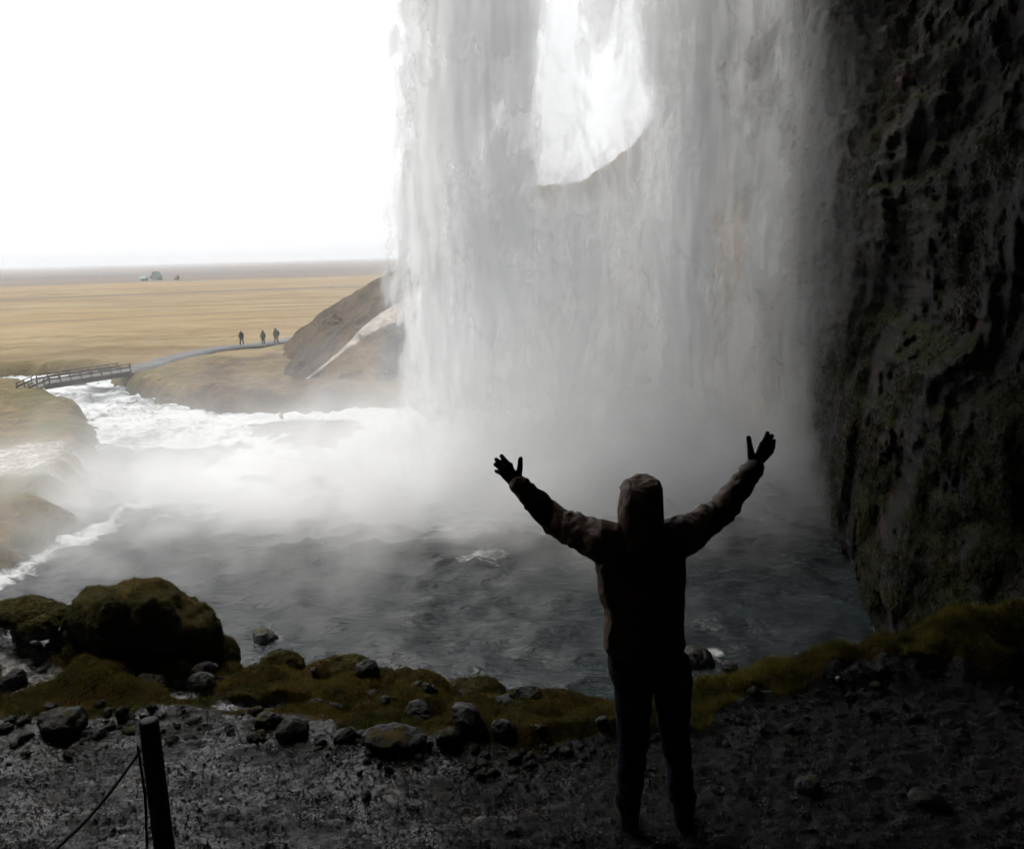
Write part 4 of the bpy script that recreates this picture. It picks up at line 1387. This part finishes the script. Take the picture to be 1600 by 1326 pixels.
# ---- loose stones along the edge of the path (parts of the path)
STONE = [rock_mesh('stone', 50.0 + k, [(0, 0, 0, 0.5, random.uniform(0.32, 0.48), random.uniform(0.22, 0.38)), (0.12, 0.05, 0.05, 0.3, 0.25, 0.25)], 0.11, 0.12) for k in range(7)]
for k, me in enumerate(STONE):
    me.materials.append(M_WETROCK)
    me.polygons.foreach_set('use_smooth', np.zeros(len(me.polygons), bool))
n_st = 0
while n_st < 290:
    big_ = n_st < 38
    a = math.radians(random.uniform(-35, 34 if not big_ else 2))
    re_, rc_ = np.interp(a, baze, bre), np.interp(a, baz, brc)
    u = random.gauss(-0.02, 0.1) if a < 0.1 else random.gauss(0.0, 0.25)
    if big_:
        u = random.uniform(0.0, 0.95)
    r_ = re_ + u * (rc_ - re_)
    if r_ < 3.5 or (u > 0.6 and not big_):
        continue
    x_, y_ = r_ * math.sin(a), r_ * math.cos(a)
    if abs(x_ - 0.65) < 0.3 and abs(y_ - 3.8) < 0.3:
        continue
    s_ = random.choice([0.03, 0.035, 0.045, 0.06, 0.085]) * random.uniform(0.8, 1.2)
    if big_:
        s_ = random.choice([0.08, 0.1, 0.13, 0.17, 0.22]) * random.uniform(0.8, 1.2)
    o = put('stone', random.choice(STONE), None, path, (x_, y_, shore_z(x_, y_) + s_ * 0.1))
    o.scale = (s_, s_, s_)
    o.rotation_euler = (random.uniform(-0.4, 0.4), random.uniform(-0.4, 0.4), random.uniform(0, 6.28))
    n_st += 1

# ---- fine gravel bedded in the path
sel = np.argwhere((FM < 0.35) & (R3 > 3.3) & (R3 < 5.8) & (np.abs(A3) < math.radians(37)))
wg = 0.45 + 0.55 * sstep(-0.25, 0.1, A3[sel[:, 0], sel[:, 1]])
NG = 110000
k = sel[RNG.choice(len(sel), NG, p=wg / wg.sum())]
B = FV[k[:, 0], k[:, 1]].copy()
B[:, :2] += RNG.normal(0, 0.006, (NG, 2))
sz = RNG.gamma(1.6, 0.0017, NG) + 0.002
th = RNG.uniform(0, 6.283, NG)
oct_ = np.array([[1, 0, 0], [0, 0.75, 0.1], [-0.9, 0.1, 0], [0, -0.8, -0.1], [0.1, 0.1, 0.55]])
ov_ = oct_[None] * sz[:, None, None] * RNG.uniform(0.75, 1.25, (NG, 5, 1))
ca, sa_ = np.cos(th)[:, None], np.sin(th)[:, None]
GV = np.stack([ov_[..., 0] * ca - ov_[..., 1] * sa_, ov_[..., 0] * sa_ + ov_[..., 1] * ca, ov_[..., 2]], -1) + B[:, None]
tri = np.array([[0, 1, 4], [1, 2, 4], [2, 3, 4], [3, 0, 4]])
GF = (np.arange(NG)[:, None, None] * 5 + tri[None]).reshape(-1, 3)
t = NT('wet_gravel')
p_ = t.pos()
gcol = t.mix(t.ramp(t.noise(p_, 45.0, 2), 0.35, 0.7), (0.004, 0.004, 0.004), (0.026, 0.024, 0.022))
M_GRAVEL = t.surf(t.bsdf(gcol, 0.45, 0.28))
gv = put('gravel', np_mesh('gravel', GV.reshape(-1, 3), GF, False), M_GRAVEL, path)
gv['kind'] = 'stuff'

# ---- fence post with its ropes, lower left
M_POST = mat_simple('tarred_post', (0.018, 0.016, 0.015), 0.6, 0.4, 0.3, 12, 0.6, 40)
M_ROPE = mat_simple('dark_rope', (0.014, 0.013, 0.012), 0.8, 0.3)
pt = onr(232, 1124, 3.75)
pz = shore_z(pt[0], pt[1])
fence = empty('fence_post', (pt[0], pt[1], pz))
tag(fence, 'dark wooden rope post at the path side, lower left corner', 'post')
ph = pt[2] - pz
bm = bmesh.new()
loft(bm, [(0.0, 0, -0.15, 0.045, 0.045), (0.0, 0, ph * 0.4, 0.044, 0.044), (0, 0, ph - 0.015, 0.041, 0.041), (0, 0, ph - 0.004, 0.037, 0.037), (0, 0, ph, 0.03, 0.03)], 20, 2.2)
me = bpy.data.meshes.new('post')
bm.to_mesh(me)
bm.free()
me.polygons.foreach_set('use_smooth', np.ones(len(me.polygons), bool))
put('post', me, M_POST, fence)


def rope(name, pts, r, parent, strands=True):
    bm = bmesh.new()
    pts = [Vector(q) for q in pts]
    for a, b in zip(pts[:-1], pts[1:]):
        capsule(bm, a, r, b, r, 8, 2)
    me = bpy.data.meshes.new(name)
    bm.to_mesh(me)
    bm.free()
    me.polygons.foreach_set('use_smooth', np.ones(len(me.polygons), bool))
    return put(name, me, M_ROPE, parent)


org = Vector((pt[0], pt[1], pz))
a0 = Vector((-0.045, 0.0, ph - 0.14))
e0 = Vector(onr(30, 1372, 3.2)) - org
rope('rope', [a0.lerp(e0, k_ / 10) + Vector((0, 0, -0.05 * math.sin(math.pi * k_ / 10))) for k_ in range(11)], 0.007, fence)
a1 = Vector((-0.052, -0.02, ph - 0.12))
rope('rope', [a1, a1 + Vector((0.004, 0.0, -0.25)), Vector((-0.085, -0.03, 0.02))], 0.006, fence)
